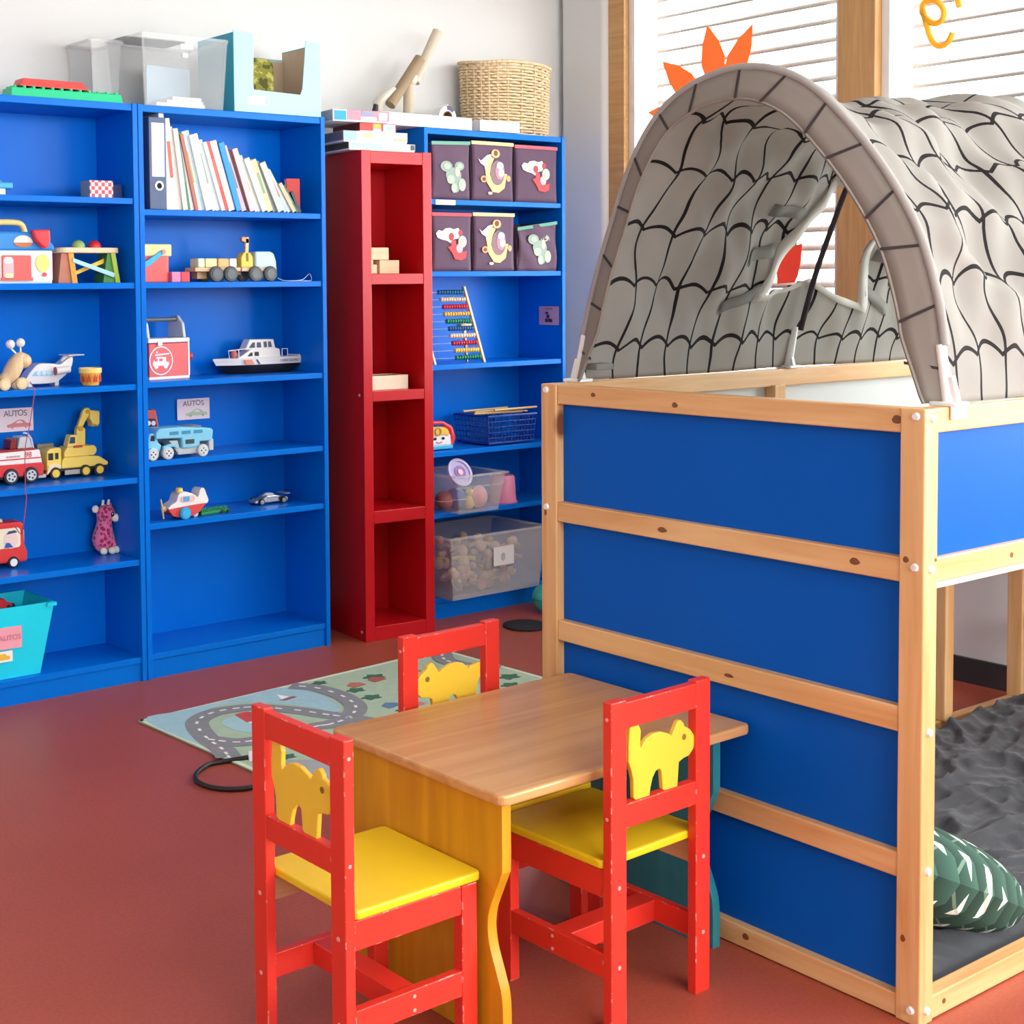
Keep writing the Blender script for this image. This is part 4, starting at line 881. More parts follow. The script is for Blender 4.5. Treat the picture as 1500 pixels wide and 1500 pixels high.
obj('leg_edge', B().prism([(-.068, 0), (-.048, 0), (-.062, .103), (-.082, .103)], .006, .012), mat('f0a030', .4), hb, bev=.001); obj('leg_edge', B().prism([(.098, 0), (.116, 0), (.098, .103), (.08, .103)], .006, .012), mat('a8c83c', .4), hb, bev=.001)
obj('blue_brace', B().prism([(-.068, .072), (-.066, .086), (.092, .034), (.09, .018)], .002, .006), mat('a8dcee', .4), hb, bev=.001); obj('yellow_brace', B().prism([(-.06, .022), (-.058, .036), (.066, .085), (.064, .068)], .03, .036), mat('f0cc48', .4), hb, bev=.001)
for x, c in ((-.022, '9cc070'), (.04, 'd83038')): obj('ball', B().sph((x, .05, .125), .024, 16, 10), mat(c, .35), hb, smooth=60)
# shelf 1.049: snail, aeroplane, cup
sn = thing('wooden_snail', 'wooden pull-along snail with white knob feelers', 'toy', (2.005, 4.475, 1.049)); BIR = wood('birch_toy', 'e3c8a0', 'd0b084', 'Z')
bd_ = crom([(-.05, 0, .028), (-.02, 0, .045), (.0, 0, .075), (.022, 0, .105), (.045, 0, .098)], 6); obj('body', B().tube([(p.x, .03, p.z) for p in bd_], [.018 + .012 * math.sin(math.pi * min(1, i / 20)) for i in range(len(bd_))], 12), BIR, sn, smooth=60)
obj('head', B().sph((.032, .03, .095), (.03, .025, .025), 16, 10), BIR, sn, smooth=60); obj('nose', B().sph((.056, .026, .084), .007, 10, 8), mat('b8203a', .5), sn, smooth=60)
for x, y in ((-.046, .0), (.015, .0)): wheel(sn, x, y, .021, .021, .012, 'dcbf92', 'ecd8b0', 0); wheel(sn, x, .05, .021, .021, .012, 'dcbf92', 'ecd8b0', 0)
for (x0, x1, z1) in ((.018, -.012, .152), (.024, .024, .156)):
    obj('feeler_rod', B().cyl((x0, .03, .11), (x1, .03, z1 - .012), .0032, n=8), WP, sn); obj('feeler_knob', B().sph((x1, .03, z1), .0155, 16, 10), WP, sn, smooth=60)
ap = thing('white_aeroplane', 'white plastic toy aeroplane with blue windows behind the snail', 'toy aeroplane', (2.09, 4.58, 1.049))
obj('fuselage', B().prism([(p.x, p.y) for p in crom([(-.01, .012, 0), (-.008, .03, 0), (.015, .06, 0), (.04, .078, 0), (.085, .078, 0), (.12, .074, 0), (.145, .09, 0), (.165, .098, 0), (.168, .082, 0), (.155, .05, 0), (.12, .022, 0), (.09, .010, 0)], 4, True)], 0, .055), WP, ap, bev=.008)
obj('tail_fin', B().prism([(.13, .085), (.15, .106), (.205, .106), (.205, .10), (.178, .098), (.16, .075)], .018, .036), WP, ap, bev=.003); obj('tail_plane', B().box(.145, .207, -.012, .066, .102, .106), WP, ap, bev=.002)
obj('window_band', B().prism([(.012, .038), (.028, .053), (.09, .053), (.09, .038)], -.0025, 0), mat('8fd0ee', .3), ap)
for x in (.036, .056, .076): obj('porthole', B().cyl((x, -.004, .047), (x, -.002, .047), .0085, None, 14), mat('cfeaf6', .3), ap)
obj('engine', B().cyl((.095, -.012, .052), (.148, -.012, .056), .014, .012, 16), WP, ap, smooth=40); obj('engine_ring', B().cyl((.093, -.012, .052), (.0955, -.012, .052), .0145, None, 16), mat('a85a60', .4), ap)
for x in (.0, .10): obj('landing_gear', B().box(x, x + .016, .005, .05, 0, .02), WP, ap, bev=.002)
cp = thing('patterned_cup', 'small yellow cup with orange flame pattern', 'cup', (2.283, 4.50, 1.049))
obj('bowl', B().lathe([(0, .002), (.028, .002), (.031, .012), (.038, .056), (.035, .056), (.028, .014), (0, .012)], 28), mat('e6b048', .4), cp, smooth=40); obj('rim_band', B().lathe([(.0335, .045), (.039, .045), (.0395, .062), (.0355, .062), (.0335, .045)], 28), mat('f0d67c', .4), cp, smooth=40)
for k in range(10):
    a = R(180 + 18 * k); T = Matrix.Rotation(a, 4, 'Z') @ Matrix.Translation((.0345, 0, 0)); obj('flame_print', B().prism([(-.005, .014), (.005, .014), (.004, .03), (0, .042), (-.004, .03)], -.001, .002, 'yz', T), mat('b84a1c' if k % 2 else 'd8681c', .4), cp)
# shelf 0.722: AUTOS card, fire engine, crane truck
card('pink card lettered AUTOS with a red car, behind the fire engine', 'AUTOS', 2.10, 4.718, .887, .134, .082, 'AUTOS', 'e08a8c')
fe = thing('fire_engine', 'red and white toy fire engine numbered 98', 'toy truck', (2.02, 4.575, .722)); FR = mat('d8383c', .35)
obj('chassis', B().prism([(-.14, .03), (.115, .022), (.118, .05), (.112, .068), (-.14, .07)], 0, .085), FR, fe, bev=.003); obj('white_body', B().prism([(-.14, .066), (.112, .066), (.104, .112), (-.14, .108)], .001, .084), WP, fe, bev=.003)
obj('red_stripe', B().box(-.138, .106, -.0008, .0, .083, .087), FR, fe); obj('roof_rail', B().box(-.14, .09, .004, .08, .11, .118), mat('9c2c30', .4), fe, bev=.002)
obj('cabin_window', B().prism([(.028, .118), (.086, .118), (.07, .158), (.036, .158)], .012, .075), mat('c6ccd2', .25), fe, bev=.004); obj('cabin_post', B().prism([(.0, .118), (.022, .118), (.022, .155), (.004, .15)], .012, .075), mat('8a1c22', .35), fe, bev=.003)
obj('wind_guard', B().tube([(.084, .01, .118), (.078, .012, .15), (.066, .014, .168), (.05, .014, .172)], .0035, 8), clear('clear_guard', 'eef2f4', .5, .1), fe, smooth=60)
write('number_print', '98', .026, mat('d04048', .5), fe, (.060, -.0012, .097)); write('name_print', 'FEUERWEHR', .009, mat('b88a8c', .5), fe, (.005, -.0012, .094))
for x in (-.10, -.005, .068): wheel(fe, x, -.006, .0275, .0275, .016, '26262a', 'c9ced2', 5); wheel(fe, x, .076, .0275, .0275, .016, '26262a', 'c9ced2', 0)
obj('bumper', B().box(.10, .13, .01, .075, .012, .024), mat('c9c4bc', .4), fe, bev=.002)
gp = thing('pull_string', 'thin red pull string hanging from the snail over the shelves', 'string'); st = crom([(2.045, 4.47, 1.075), (2.048, 4.445, 1.05), (2.046, 4.446, 1.02), (2.03, 4.45, .93), (2.015, 4.455, .85), (2.008, 4.444, .72), (2.01, 4.443, .69), (2.005, 4.46, .60), (2.012, 4.50, .565), (2.02, 4.56, .58)], 8); obj('cord', B().tube(st, .0016, 6), mat('b04a66', .8), gp, smooth=60)
bx_, by_ = 0, 0
ct = thing('crane_truck', 'yellow toy truck with a raised grab bucket', 'toy truck', (2.28, 4.60, .722)); CY = mat('f4d868', .38, .04); BK = mat('24221f', .5)
obj('chassis', B().box(-.105, .122, .008, .075, .024, .034), BK, ct, bev=.002); obj('deck', B().prism([(-.06, .034), (.118, .034), (.122, .044), (.085, .068), (.04, .072), (-.05, .072), (-.058, .06)], .006, .078), CY, ct, bev=.003)
obj('cab', B().prism([(-.118, .03), (-.07, .03), (-.062, .04), (-.062, .104), (-.07, .110), (-.104, .108), (-.116, .098)], .004, .08), CY, ct, bev=.003)
for x0, x1, z0, z1 in ((-.112, -.094, .068, .092), (-.086, -.074, .070, .092)): obj('cab_window', B().box(x0, x1, .0025, .005, z0, z1), BK, ct)
obj('front_fender', B().prism([(-.12, .018), (-.112, .05), (-.085, .056), (-.066, .045), (-.066, .036), (-.09, .044), (-.105, .03)], .0, .012), mat('f0e2b8', .4), ct)
obj('turret', B().prism([(-.048, .072), (.052, .072), (.052, .108), (-.035, .108), (-.048, .09)], .01, .074), CY, ct, bev=.004); obj('operator_cab', B().prism([(-.036, .108), (.0, .108), (.002, .148), (-.024, .15), (-.034, .12)], .008, .045), mat('f4dc84', .4), ct, bev=.003); obj('operator_window', B().prism([(-.03, .12), (-.008, .12), (-.007, .142), (-.024, .143)], .006, .009), mat('1f4a52', .3), ct)
obj('counterweight', B().cyl((.062, .015, .09), (.062, .07, .09), .018, None, 16), CY, ct, smooth=40); obj('red_plate', B().box(-.012, .02, .004, .01, .104, .112), mat('c04a30', .4), ct)
a1 = obj('boom', B().prism([(.008, .108), (.044, .108), (.046, .165), (.03, .178), (.012, .165)], .03, .052), CY, ct, bev=.003); obj('boom_joint', B().cyl((.026, .024, .168), (.026, .058, .168), .009, None, 14), mat('d9ac2c', .4), a1)
a2 = obj('arm', B().prism([(.014, .165), (.036, .172), (.07, .225), (.065, .238), (.05, .24), (.04, .232)], .032, .050), CY, ct, bev=.003); obj('arm_joint', B().cyl((.056, .026, .226), (.056, .056, .226), .007, None, 14), mat('d9ac2c', .4), a2)
bu = obj('grab_bucket', B().prism([(.06, .232), (.098, .226), (.097, .182), (.088, .176), (.068, .186), (.06, .20)], .02, .062), CY, ct, bev=.003)
for k in range(4): obj('bucket_tooth', B().prism([(.068 + k * .007, .186), (.073 + k * .007, .184), (.070 + k * .007, .172)], .022, .06), CY, bu)
for x in (-.088, .028, .082): wheel(ct, x, -.004, .021, .021, .014, '2a2724', 'f2cf54', 0); wheel(ct, x, .07, .021, .021, .014, '2a2724', 'f2cf54', 0)
obj('step_grille', B().box(-.05, .01, .003, .01, .012, .028), mat('b8b4aa', .4, metal=.4), ct)
gr = thing('grey_car', 'small grey toy vehicle half hidden behind the yellow truck', 'toy car', (2.20, 4.685, .722)); obj('body', B().box(-.035, .03, 0, .025, .095, .118), mat('8c8878', .5), gr, bev=.004); obj('stand', B().box(-.03, .025, .002, .022, 0, .095), mat('6a685e', .5), gr, bev=.002)
# shelf 0.432: bus and giraffe
bs = thing('red_bus', 'small red toy bus with a smiling driver in the window', 'toy bus', (2.015, 4.60, .432)); obj('body', B().prism([(-.09, .02), (.066, .016), (.068, .05), (.058, .075), (.055, .145), (.045, .158), (-.08, .158), (-.09, .14)], 0, .075), mat('e03a38', .35), bs, bev=.008)
obj('window', B().prism(rbox(-.075, .040, .07, .138, .012), -.0025, .001), mat('f6ecd2', .4), bs); obj('driver_print', B().prism([(.005 + .026 * math.cos(R(a)), .098 + .03 * math.sin(R(a))) for a in range(0, 360, 20)], -.004, -.0024), mat('f2d8cc', .5), bs); obj('scarf_print', B().prism([(-.02, .072), (.012, .072), (.0, .088), (-.014, .09)], -.0045, -.003), mat('2a58a8', .5), bs); obj('hair_print', B().prism([(-.012, .118), (.028, .122), (.02, .13), (-.004, .128)], -.0052, -.004), mat('2e4a78', .5), bs); obj('side_window', B().box(.056, .06, .012, .06, .085, .125), mat('f6ecd2', .4), bs)
obj('roof_lamp', B().cyl((-.02, .03, .158), (-.02, .03, .168), .01, .008, 14), mat('f0d8a0', .4), bs)
for x in (-.06, .012): wheel(bs, x, -.006, .02, .02, .014, '1d1b1c', 'f0f0ee', 0); wheel(bs, x, .066, .02, .02, .014, '1d1b1c', 'f0f0ee', 0)
def spot_mat(a, b, s):
    m, nt, p, N, Lk = newmat('plush_spots'); tc = N('ShaderNodeTexCoord'); vo = N('ShaderNodeTexVoronoi'); vo.inputs['Scale'].default_value = s; Lk(tc.outputs['Object'], vo.inputs['Vector'])
    cr = N('ShaderNodeValToRGB'); cr.color_ramp.elements[0].position = .42; cr.color_ramp.elements[0].color = lin(b); cr.color_ramp.elements[1].position = .5; cr.color_ramp.elements[1].color = lin(a); Lk(vo.outputs['Distance'], cr.inputs['Fac']); Lk(cr.outputs['Color'], p.inputs['Base Color']); p.inputs['Roughness'].default_value = 1; p.inputs['Sheen Weight'].default_value = .4
    nz = N('ShaderNodeTexNoise'); nz.inputs['Scale'].default_value = 160; bp = N('ShaderNodeBump'); bp.inputs['Strength'].default_value = .7; bp.inputs['Distance'].default_value = .004; Lk(tc.outputs['Object'], nz.inputs['Vector']); Lk(nz.outputs['Fac'], bp.inputs['Height']); Lk(bp.outputs[0], p.inputs['Normal'])
    return m
gf = thing('plush_giraffe', 'pink spotted plush giraffe sitting on the shelf', 'plush toy', (2.405, 4.655, .432)); PK = spot_mat('e87aa8', 'b02858', 62); PW = mat('eef0e0', .9)
obj('body', B().sph((-.002, .005, .05), (.042, .036, .05), 20, 14).tube([(-.002, .005, .07), (.0, .0, .11), (.0, -.004, .135)], [.036, .027, .028], 16).sph((.002, -.008, .142), (.034, .032, .034), 18, 12), PK, gf, smooth=80)
obj('muzzle', B().sph((.03, -.03, .128), (.017, .015, .015), 14, 10), PW, gf, smooth=60)
for x in (-.008, .014): obj('horn', B().cyl((x, -.004, .168), (x + .004, -.004, .192), .0052, .0048, 10), PW, gf, smooth=40)
obj('ear', B().sph((-.034, .0, .162), (.014, .008, .014), 12, 8), PW, gf, smooth=60); obj('ear', B().sph((.03, .012, .168), (.010, .007, .010), 12, 8), PK, gf, smooth=60)
ey = obj('eye', B().sph((.014, -.036, .142), .008, 12, 8), mat('141212', .1), gf, smooth=60); obj('eye_glint', B().sph((.012, -.0432, .145), .0022, 8, 6), PW, ey)
for x, y in ((-.022, -.034), (.008, -.042), (.03, -.032)): obj('paw', B().sph((x, y, .013), (.014, .016, .013), 12, 8), PW, gf, smooth=60)
for x in (-.03, .032): obj('leg', B().tube([(x * .6, .0, .04), (x, -.02, .022)], [.02, .015], 10), PK, gf, smooth=60)
# bottom: cyan bin with cars
cy = thing('cyan_bin', 'bright cyan plastic bin with a pink label on the bottom shelf', 'bin', (1.905, 4.592, .086)); CYN = mat('06d6ee', .4, .03)
bin_box(cy, (.16, .108), (.212, .118), .24, .004, CYN, 0)
obj('rim', B().box(.182, .216, -.13, -.122, .228, .24).box(-.216, -.182, -.13, -.122, .228, .24).box(-.216, .216, .118, .124, .232, .24), CYN, cy)
obj('pink_label', B().box(-.02, .088, -.1265, -.125, .105, .178), mat('eda0b0', .7), cy); write('label_print', 'AUTOS', .024, mat('c8788c', .8), cy, (.045, -.128, .142))
obj('car_label', B().box(-.02, .055, -.1235, -.1195, .062, .098), mat('f4f0ea', .7), cy); obj('car_print', B().prism([(-.0, .07), (.045, .07), (.045, .08), (.034, .083), (.028, .09), (.012, .09), (.005, .082)], -.1245, -.1236), mat('e8b83c', .6), cy)
for nm, x, y, z, c, s in (('small red toy car lying in the cyan bin', .055, -.02, .212, 'c8303a', 1.0), ('white toy car lying in the cyan bin', -.06, .02, .205, 'e8e6e2', .9), ('dark toy car at the right end of the cyan bin', .11, .03, .18, '22303a', .8)):
    tc_ = thing('toy_car', nm, 'toy car', (1.905 + x, 4.592 + y, .086 + z), R(25), 'cars in the cyan bin'); obj('body', B().prism([(-.045, .008), (.045, .008), (.045, .022), (.022, .026), (.012, .042), (-.018, .042), (-.03, .026), (-.045, .022)], -.018, .018), mat(c, .3), tc_, bev=.003)
    for a in (-.027, .027): obj('wheel', B().cyl((a, -.02, .009), (a, .02, .009), .009, None, 12), BK, tc_)
hp_ = thing('toy_heap', 'heap of mixed toy cars filling the cyan bin below the rim', 'toys', (1.905, 4.592, .09), kind='stuff')
hb2 = B()
for k in range(26): hb2.sph((random.uniform(-.13, .14), random.uniform(-.07, .07), random.uniform(.03, .16)), (random.uniform(.02, .035), .02, .018), 8, 6)
obj('cars', hb2, mat('4a5a78', .5, .5, 30), hp_)['kind'] = 'stuff'

# ================================================================== middle bookcase
bn = thing('ring_binder', 'grey-blue ring binder with a white spine label at the row start', 'binder', (2.508, 4.462, 1.657))
obj('cover', B().box(0, .068, 0, .24, .001, .322), mat('4a5c80', .5, .08, 30), bn, bev=.002); obj('spine_label', B().box(.010, .060, -.0012, 0, .115, .302), mat('f6f6f6', .7), bn)
for k in range(8): obj('label_line', B().box(.016, .016 + .028 + .006 * (k % 3), -.0018, -.0012, .135 + k * .02, .137 + k * .02), mat('c9c9cc', .8), bn)
obj('finger_ring', B().lathe([(.011, 0), (.0165, 0), (.0165, .003), (.011, .003), (.011, 0)], 24, T=Matrix.Translation((.037, 0, .083)) @ Matrix.Rotation(R(90), 4, 'X')), mat('d9dcde', .25, metal=.8), bn, smooth=40); obj('finger_hole', B().cyl((.037, -.0006, .083), (.037, 0, .083), .011, None, 20), mat('121214', .8), bn)
rows = [(232, 268, 178, 80, 'e6e2da', 'tall off-white'), (268, 318, 212, 118, 'dedad2', 'thick pale grey'), (318, 352, 250, 182, 'd2cec4', 'stone grey'), (352, 385, 282, 195, 'eae6de', 'ivory'), (385, 410, 300, 212, '3f7f5c', 'dark green'), (410, 440, 322, 236, 'f2efe8', 'cream'), (440, 466, 330, 236, 'b0685c', 'brick brown'), (466, 490, 346, 215, 'd2dece', 'pale sage'), (490, 522, 372, 205, 'aecbd6', 'grey-blue'), (522, 575, 398, 240, 'f4f2ee', 'thick white'), (575, 606, 432, 228, 'e9eef0', 'frosty white'), (606, 640, 470, 275, 'cfdfe8', 'ice blue'), (640, 668, 500, 292, 'ebe8e0', 'eggshell'), (668, 704, 522, 288, 'e0453a', 'bright orange-red'), (704, 756, 560, 280, 'f8f6f2', 'broad white'), (756, 800, 618, 290, '1590e0', 'bright blue'), (800, 838, 648, 315, 'ecaec0', 'rose pink'), (838, 862, 690, 345, '54342e', 'dark brown'), (862, 905, 722, 335, 'f2c2cc', 'light pink'), (905, 930, 755, 372, 'f2efe8', 'plain white'), (930, 958, 780, 385, 'd2cdbe', 'beige'), (958, 1005, 812, 410, 'c4e2e6', 'pale aqua'), (1005, 1052, 868, 418, 'f0de96', 'pale yellow'), (1052, 1086, 905, 428, '82868e', 'slate grey'), (1086, 1138, 935, 440, 'bccac4', 'grey-green'), (1138, 1172, 980, 490, 'b2bfba', 'dull green-grey'), (1172, 1204, 1000, 495, 'c6def0', 'sky blue'), (1204, 1238, 1085, 605, 'cdb894', 'tan'), (1238, 1262, 1120, 618, '226a4a', 'bottle green'), (1262, 1288, 1195, 668, '2c2f33', 'charcoal')]
SC = .2985e-2 / 5.357; SZ = .246e-2 / 5.357; OX = 2.584
for k, (bl0, br0, tl0, ty, col, nm) in enumerate(rows):
    hz = (840 - ty) * SZ; a = math.atan2((bl0 - tl0) * SC, hz); Lb = hz / math.cos(a) * .965; th_ = (br0 - bl0) * SC * math.cos(a) * .97
    T = Matrix.Rotation(-a, 4, 'Y'); dep = .17 + .03 * ((k * 7) % 4) / 4
    pos = 'between its neighbours in the leaning row' if k else 'leaning against the binder'
    bo = thing('book', nm + ' book ' + ('leaning against the ring binder' if k == 0 else 'in the leaning row on the top shelf'), 'book', (OX + (bl0 - 235) * SC, 4.472 + .004 * (k % 3), 1.658), 0, 'books on the top shelf')
    cv = B().box(0, .0018, 0, dep, 0, Lb, T).box(th_ - .0018, th_, 0, dep, 0, Lb, T).box(.0018, th_ - .0018, 0, .002, 0, Lb, T)
    obj('cover', cv, mat(col, .5, .10, 40), bo); obj('pages', B().box(.0018, th_ - .0018, .002, dep - .003, .003, Lb - .003, T), mat('f2ede0', .8), bo)
    if k % 3 == 1: obj('spine_print', B().box(th_ * .25, th_ * .75, -.0006, 0, Lb * .35, Lb * .75, T), mat(('7a8a9a', 'c86a5a', '8aa890', 'b8a86a')[k % 4], .6), bo)
rb = thing('book', 'bright red book standing upright at the right end of the row', 'book', (3.115, 4.50, 1.658), R(-12), 'books on the top shelf')
obj('cover', B().box(0, .046, 0, .004, 0, .13).box(.046, .054, 0, .05, 0, .13).box(.0, .046, .02, .024, 0, .13), mat('c02a22', .5, .08, 30), rb, bev=.001); obj('pages', B().box(.002, .046, .004, .02, .003, .126), mat('f2ede0', .8), rb)
# shelf 1.402: bucket, blocks, wooden truck, cord
bu = thing('shape_bucket', 'red toy bucket with a yellow lid and blue handle', 'toy bucket', (2.555, 4.515, 1.402))
obj('bucket', B().prism(rbox(-.062, .056, -.005, .09, .012), 0, .096, 'xy'), mat('ec5a56', .4), bu, bev=.004); obj('lid', B().prism(rbox(-.07, .066, -.012, .098, .016), .092, .136, 'xy'), mat('f4de98', .4), bu, bev=.006)
obj('handle', B().prism([(-.068, .042), (-.06, .068), (.016, .114), (.026, .102), (-.03, .062)], -.02, -.012), mat('2ab0e8', .4), bu, bev=.002); obj('handle_pin', B().cyl((.022, -.024, .108), (.022, -.01, .108), .008, None, 14), mat('e88a8c', .4), bu)
for x, c, nm in ((2.628, 'd884ae', 'small mauve wooden block beside the red bucket'), (2.666, 'e0404e', 'small red wooden block beside the red bucket')):
    q = obj('wooden_block', B().box(-.018, .018, 0, .036, 0, .037), mat(c, .5), bev=.002, loc=(x, 4.495, 1.4025)); tag(q, nm, 'block', 'wooden blocks by the bucket')
tk = thing('wooden_truck', 'wooden toy truck with pastel block load and yellow crane hook', 'toy truck', (2.71, 4.50, 1.402)); BI = wood('birch_truck', 'e2c9a4', 'cfae80', 'X')
obj('trailer_bed', B().box(.0, .195, 0, .075, .038, .053), BI, tk, bev=.002); obj('cab_bed', B().box(.20, .355, 0, .075, .038, .053), BI, tk, bev=.002); obj('axle_block', B().box(.02, .06, .02, .06, .012, .038), wood('axle_wood', 'c8a070', 'a88050', 'X'), tk); obj('coupling', B().box(.185, .215, .03, .045, .026, .038), BI, tk)
for x, w_, c in ((.018, .03, 'e6ecc8'), (.05, .05, 'e4e6a4'), (.104, .047, 'f0b478'), (.153, .033, 'd8eaf0')): obj('load_block', B().box(x, x + w_ - .002, .008, .068, .053, .086), mat(c, .5), tk, bev=.004)
obj('cab', B().prism([(.262, .053), (.357, .044), (.356, .075), (.345, .105), (.33, .112), (.262, .112)], .002, .073), mat('bcd4dc', .45), tk, bev=.006)
obj('crane_post', B().prism([(.198, .053), (.25, .053), (.25, .09), (.238, .108), (.21, .108), (.198, .09)], .0, .035), mat('f0c63a', .4), tk, bev=.003); obj('crane_slot', B().box(.219, .229, -.001, .002, .075, .105), mat('8a6a20', .6), tk)
obj('crane_arm', B().prism([(.217, .08), (.231, .08), (.236, .158), (.222, .16)], .004, .016), BI, tk, bev=.001); obj('crane_hook', B().prism([(.205, .165), (.236, .165), (.236, .142), (.224, .142), (.205, .15)], .004, .02), wood('hook_wood', 'd0a878', 'b88858', 'Z'), tk, bev=.001)
for x in (.085, .147, .255, .322): wheel(tk, x, -.012, .0285, .029, .014, '4a5254', '4a5254', 0); wheel(tk, x, .073, .0285, .029, .014, '4a5254', '4a5254', 0)
sg = thing('pull_string', 'white pull cord trailing from the wooden truck', 'string', (3.07, 4.50, 1.402)); cd2 = crom([(0, 0, .012), (.02, -.01, .003), (.06, -.02, .002), (.10, -.018, .006), (.13, -.005, .02), (.15, .005, .028), (.155, 0, .012), (.14, -.012, .002), (.09, -.014, .002), (.04, -.004, .002)], 6); obj('cord', B().tube(cd2, .0013, 6), mat('e2e2ea', .7), sg, smooth=60)
# shelf 1.053: toolbox and boat
tl = thing('toy_toolbox', 'red and white toy toolbox with a round fire engine badge', 'toolbox', (2.632, 4.56, 1.053), R(6))
obj('case', B().box(-.09, .085, 0, .12, .006, .13), mat('e05a5c', .4), tl, bev=.003); obj('base_edge', B().box(-.092, .088, -.002, .122, 0, .010), WP, tl, bev=.002); obj('lid_edge', B().box(-.094, .09, -.003, .123, .132, .148), WP, tl, bev=.003); obj('corner_edge', B().box(.082, .089, -.002, .004, .01, .132), WP, tl)
for x in (-.088, .072): obj('handle_bracket', B().prism([(.01, .148), (.11, .148), (.108, .20), (.085, .228), (.05, .228), (.02, .20)], x, x + .012, 'yz'), mat('c8ccd0', .4), tl, bev=.003)
obj('handle_bar', B().cyl((-.08, .055, .215), (.075, .055, .215), .008, None, 14), mat('5a626c', .4), tl, smooth=40); obj('latch', B().box(-.055, -.035, -.008, -.002, .122, .14), WP, tl, bev=.002)
obj('red_knob', B().cyl((.085, .03, .078), (.115, .03, .078), .014, .017, 14), mat('d02a38', .4), tl, smooth=40)
EMB = mat('f6eeee', .5); cx2, cz2, rr_ = -.038, .068, .052
obj('badge_ring', B().lathe([(rr_ - .004, 0), (rr_, 0), (rr_, .0012), (rr_ - .004, .0012), (rr_ - .004, 0)], 40, T=Matrix.Translation((cx2, 0, cz2)) @ Matrix.Rotation(R(90), 4, 'X')), EMB, tl)
def emb(P): obj('badge_print', B().prism([(cx2 + a, cz2 + b) for a, b in P], -.001, 0), EMB, tl)
emb([(-.036, -.018), (.034, -.018), (.034, -.006), (.022, -.004), (.022, .012), (-.018, .014), (-.03, .002), (-.036, -.006)]); emb([(-.026, .018), (.036, .022), (.036, .027), (-.026, .023)]); emb([(-.022, .028), (-.014, .028), (-.015, .034), (-.021, .034)])
for x in (-.022, .02): obj('badge_wheel', B().cyl((cx2 + x, -.0014, cz2 - .02), (cx2 + x, 0, cz2 - .02), .009, None, 14), EMB, tl)
for a, b in ((-.028, -.016), (-.008, .006)): obj('badge_window', B().box(cx2 + a, cx2 + b, -.0018, -.001, cz2 - .002, cz2 + .008), mat('e05a5c', .4), tl)
bt = thing('toy_boat', 'white toy patrol boat with a black hull', 'toy boat', (3.06, 4.60, 1.053))
def hull(z, sx, sy, w_):
    P = [(-.185 * sx - .0, 0), (-.12 * sx, -.03 * w_), (-.04, -.045 * w_), (.19 * sx, -.042 * w_), (.19 * sx, .042 * w_), (-.04, .045 * w_), (-.12 * sx, .03 * w_)]
    return [(x, y + .045, z) for x, y in P]
def loft(r): 
    b = B(); n = len(r[0])
    for q in r: b.v += q
    for k in range(len(r) - 1): b.f += [(k * n + i, k * n + (i + 1) % n, (k + 1) * n + (i + 1) % n, (k + 1) * n + i) for i in range(n)]
    b.f += [tuple(range(n - 1, -1, -1)), tuple(range((len(r) - 1) * n, len(r) * n))]; return b
obj('hull', loft([hull(.001, .72, .8, .7), hull(.02, .86, 1, .95), hull(.034, .96, 1, 1)]), mat('17161a', .35), bt, smooth=30); obj('topsides', loft([hull(.034, .965, 1, 1.02), hull(.056, 1.04, 1, 1.05), hull(.060, 1.03, 1, 1.0)]), WP, bt, smooth=30)
obj('cabin', B().prism([(-.10, .058), (.10, .058), (.095, .09), (.07, .096), (-.03, .096)], .018, .072), WP, bt, bev=.003); obj('bridge', B().prism([(-.062, .09), (.078, .09), (.07, .128), (-.04, .13)], .022, .068), WP, bt, bev=.003)
for P in ([(-.045, .098), (-.028, .118), (-.018, .118), (-.018, .098)], [(-.008, .098), (-.008, .118), (.008, .118), (.012, .098)], [(.024, .098), (.022, .12), (.036, .12), (.038, .098)], [(.044, .098), (.043, .12), (.056, .12), (.06, .098)]): obj('bridge_window', B().prism(P, .0205, .0225), mat('16284e', .2), bt)
for P in ([(-.055, .066), (-.04, .08), (-.032, .08), (-.032, .066)], [(-.022, .066), (-.022, .082), (-.004, .082), (-.002, .066)]): obj('cabin_window', B().prism(P, .0165, .0185), BK, bt)
for P in ([(-.14, .01, .06), (-.145, .01, .09), (-.06, .012, .096)], [(-.10, .008, .06), (-.10, .008, .093)], [(.10, .01, .06), (.10, .01, .09), (.125, .01, .09), (.125, .01, .06)]): obj('rail', B().tube(P, .0022, 6), WP, bt)
obj('gunner', B().sph((-.105, .035, .076), (.012, .012, .016), 12, 8), mat('ee7a5a', .5), bt, smooth=60); obj('red_stripe', B().prism([(-.075, .036), (-.035, .036), (-.048, .054), (-.08, .054)], -.002, .001), mat('e8886c', .4), bt); obj('blue_stripe', B().prism([(-.018, .036), (-.008, .036), (-.022, .054), (-.03, .054)], -.003, .001), mat('28406e', .4), bt)
write('boat_name', 'COAST GUARD', .0125, mat('6a6e74', .5), bt, (.125, -.0035, .046)); obj('stern_rail', B().box(.175, .195, .005, .085, .056, .066), WP, bt, bev=.002)
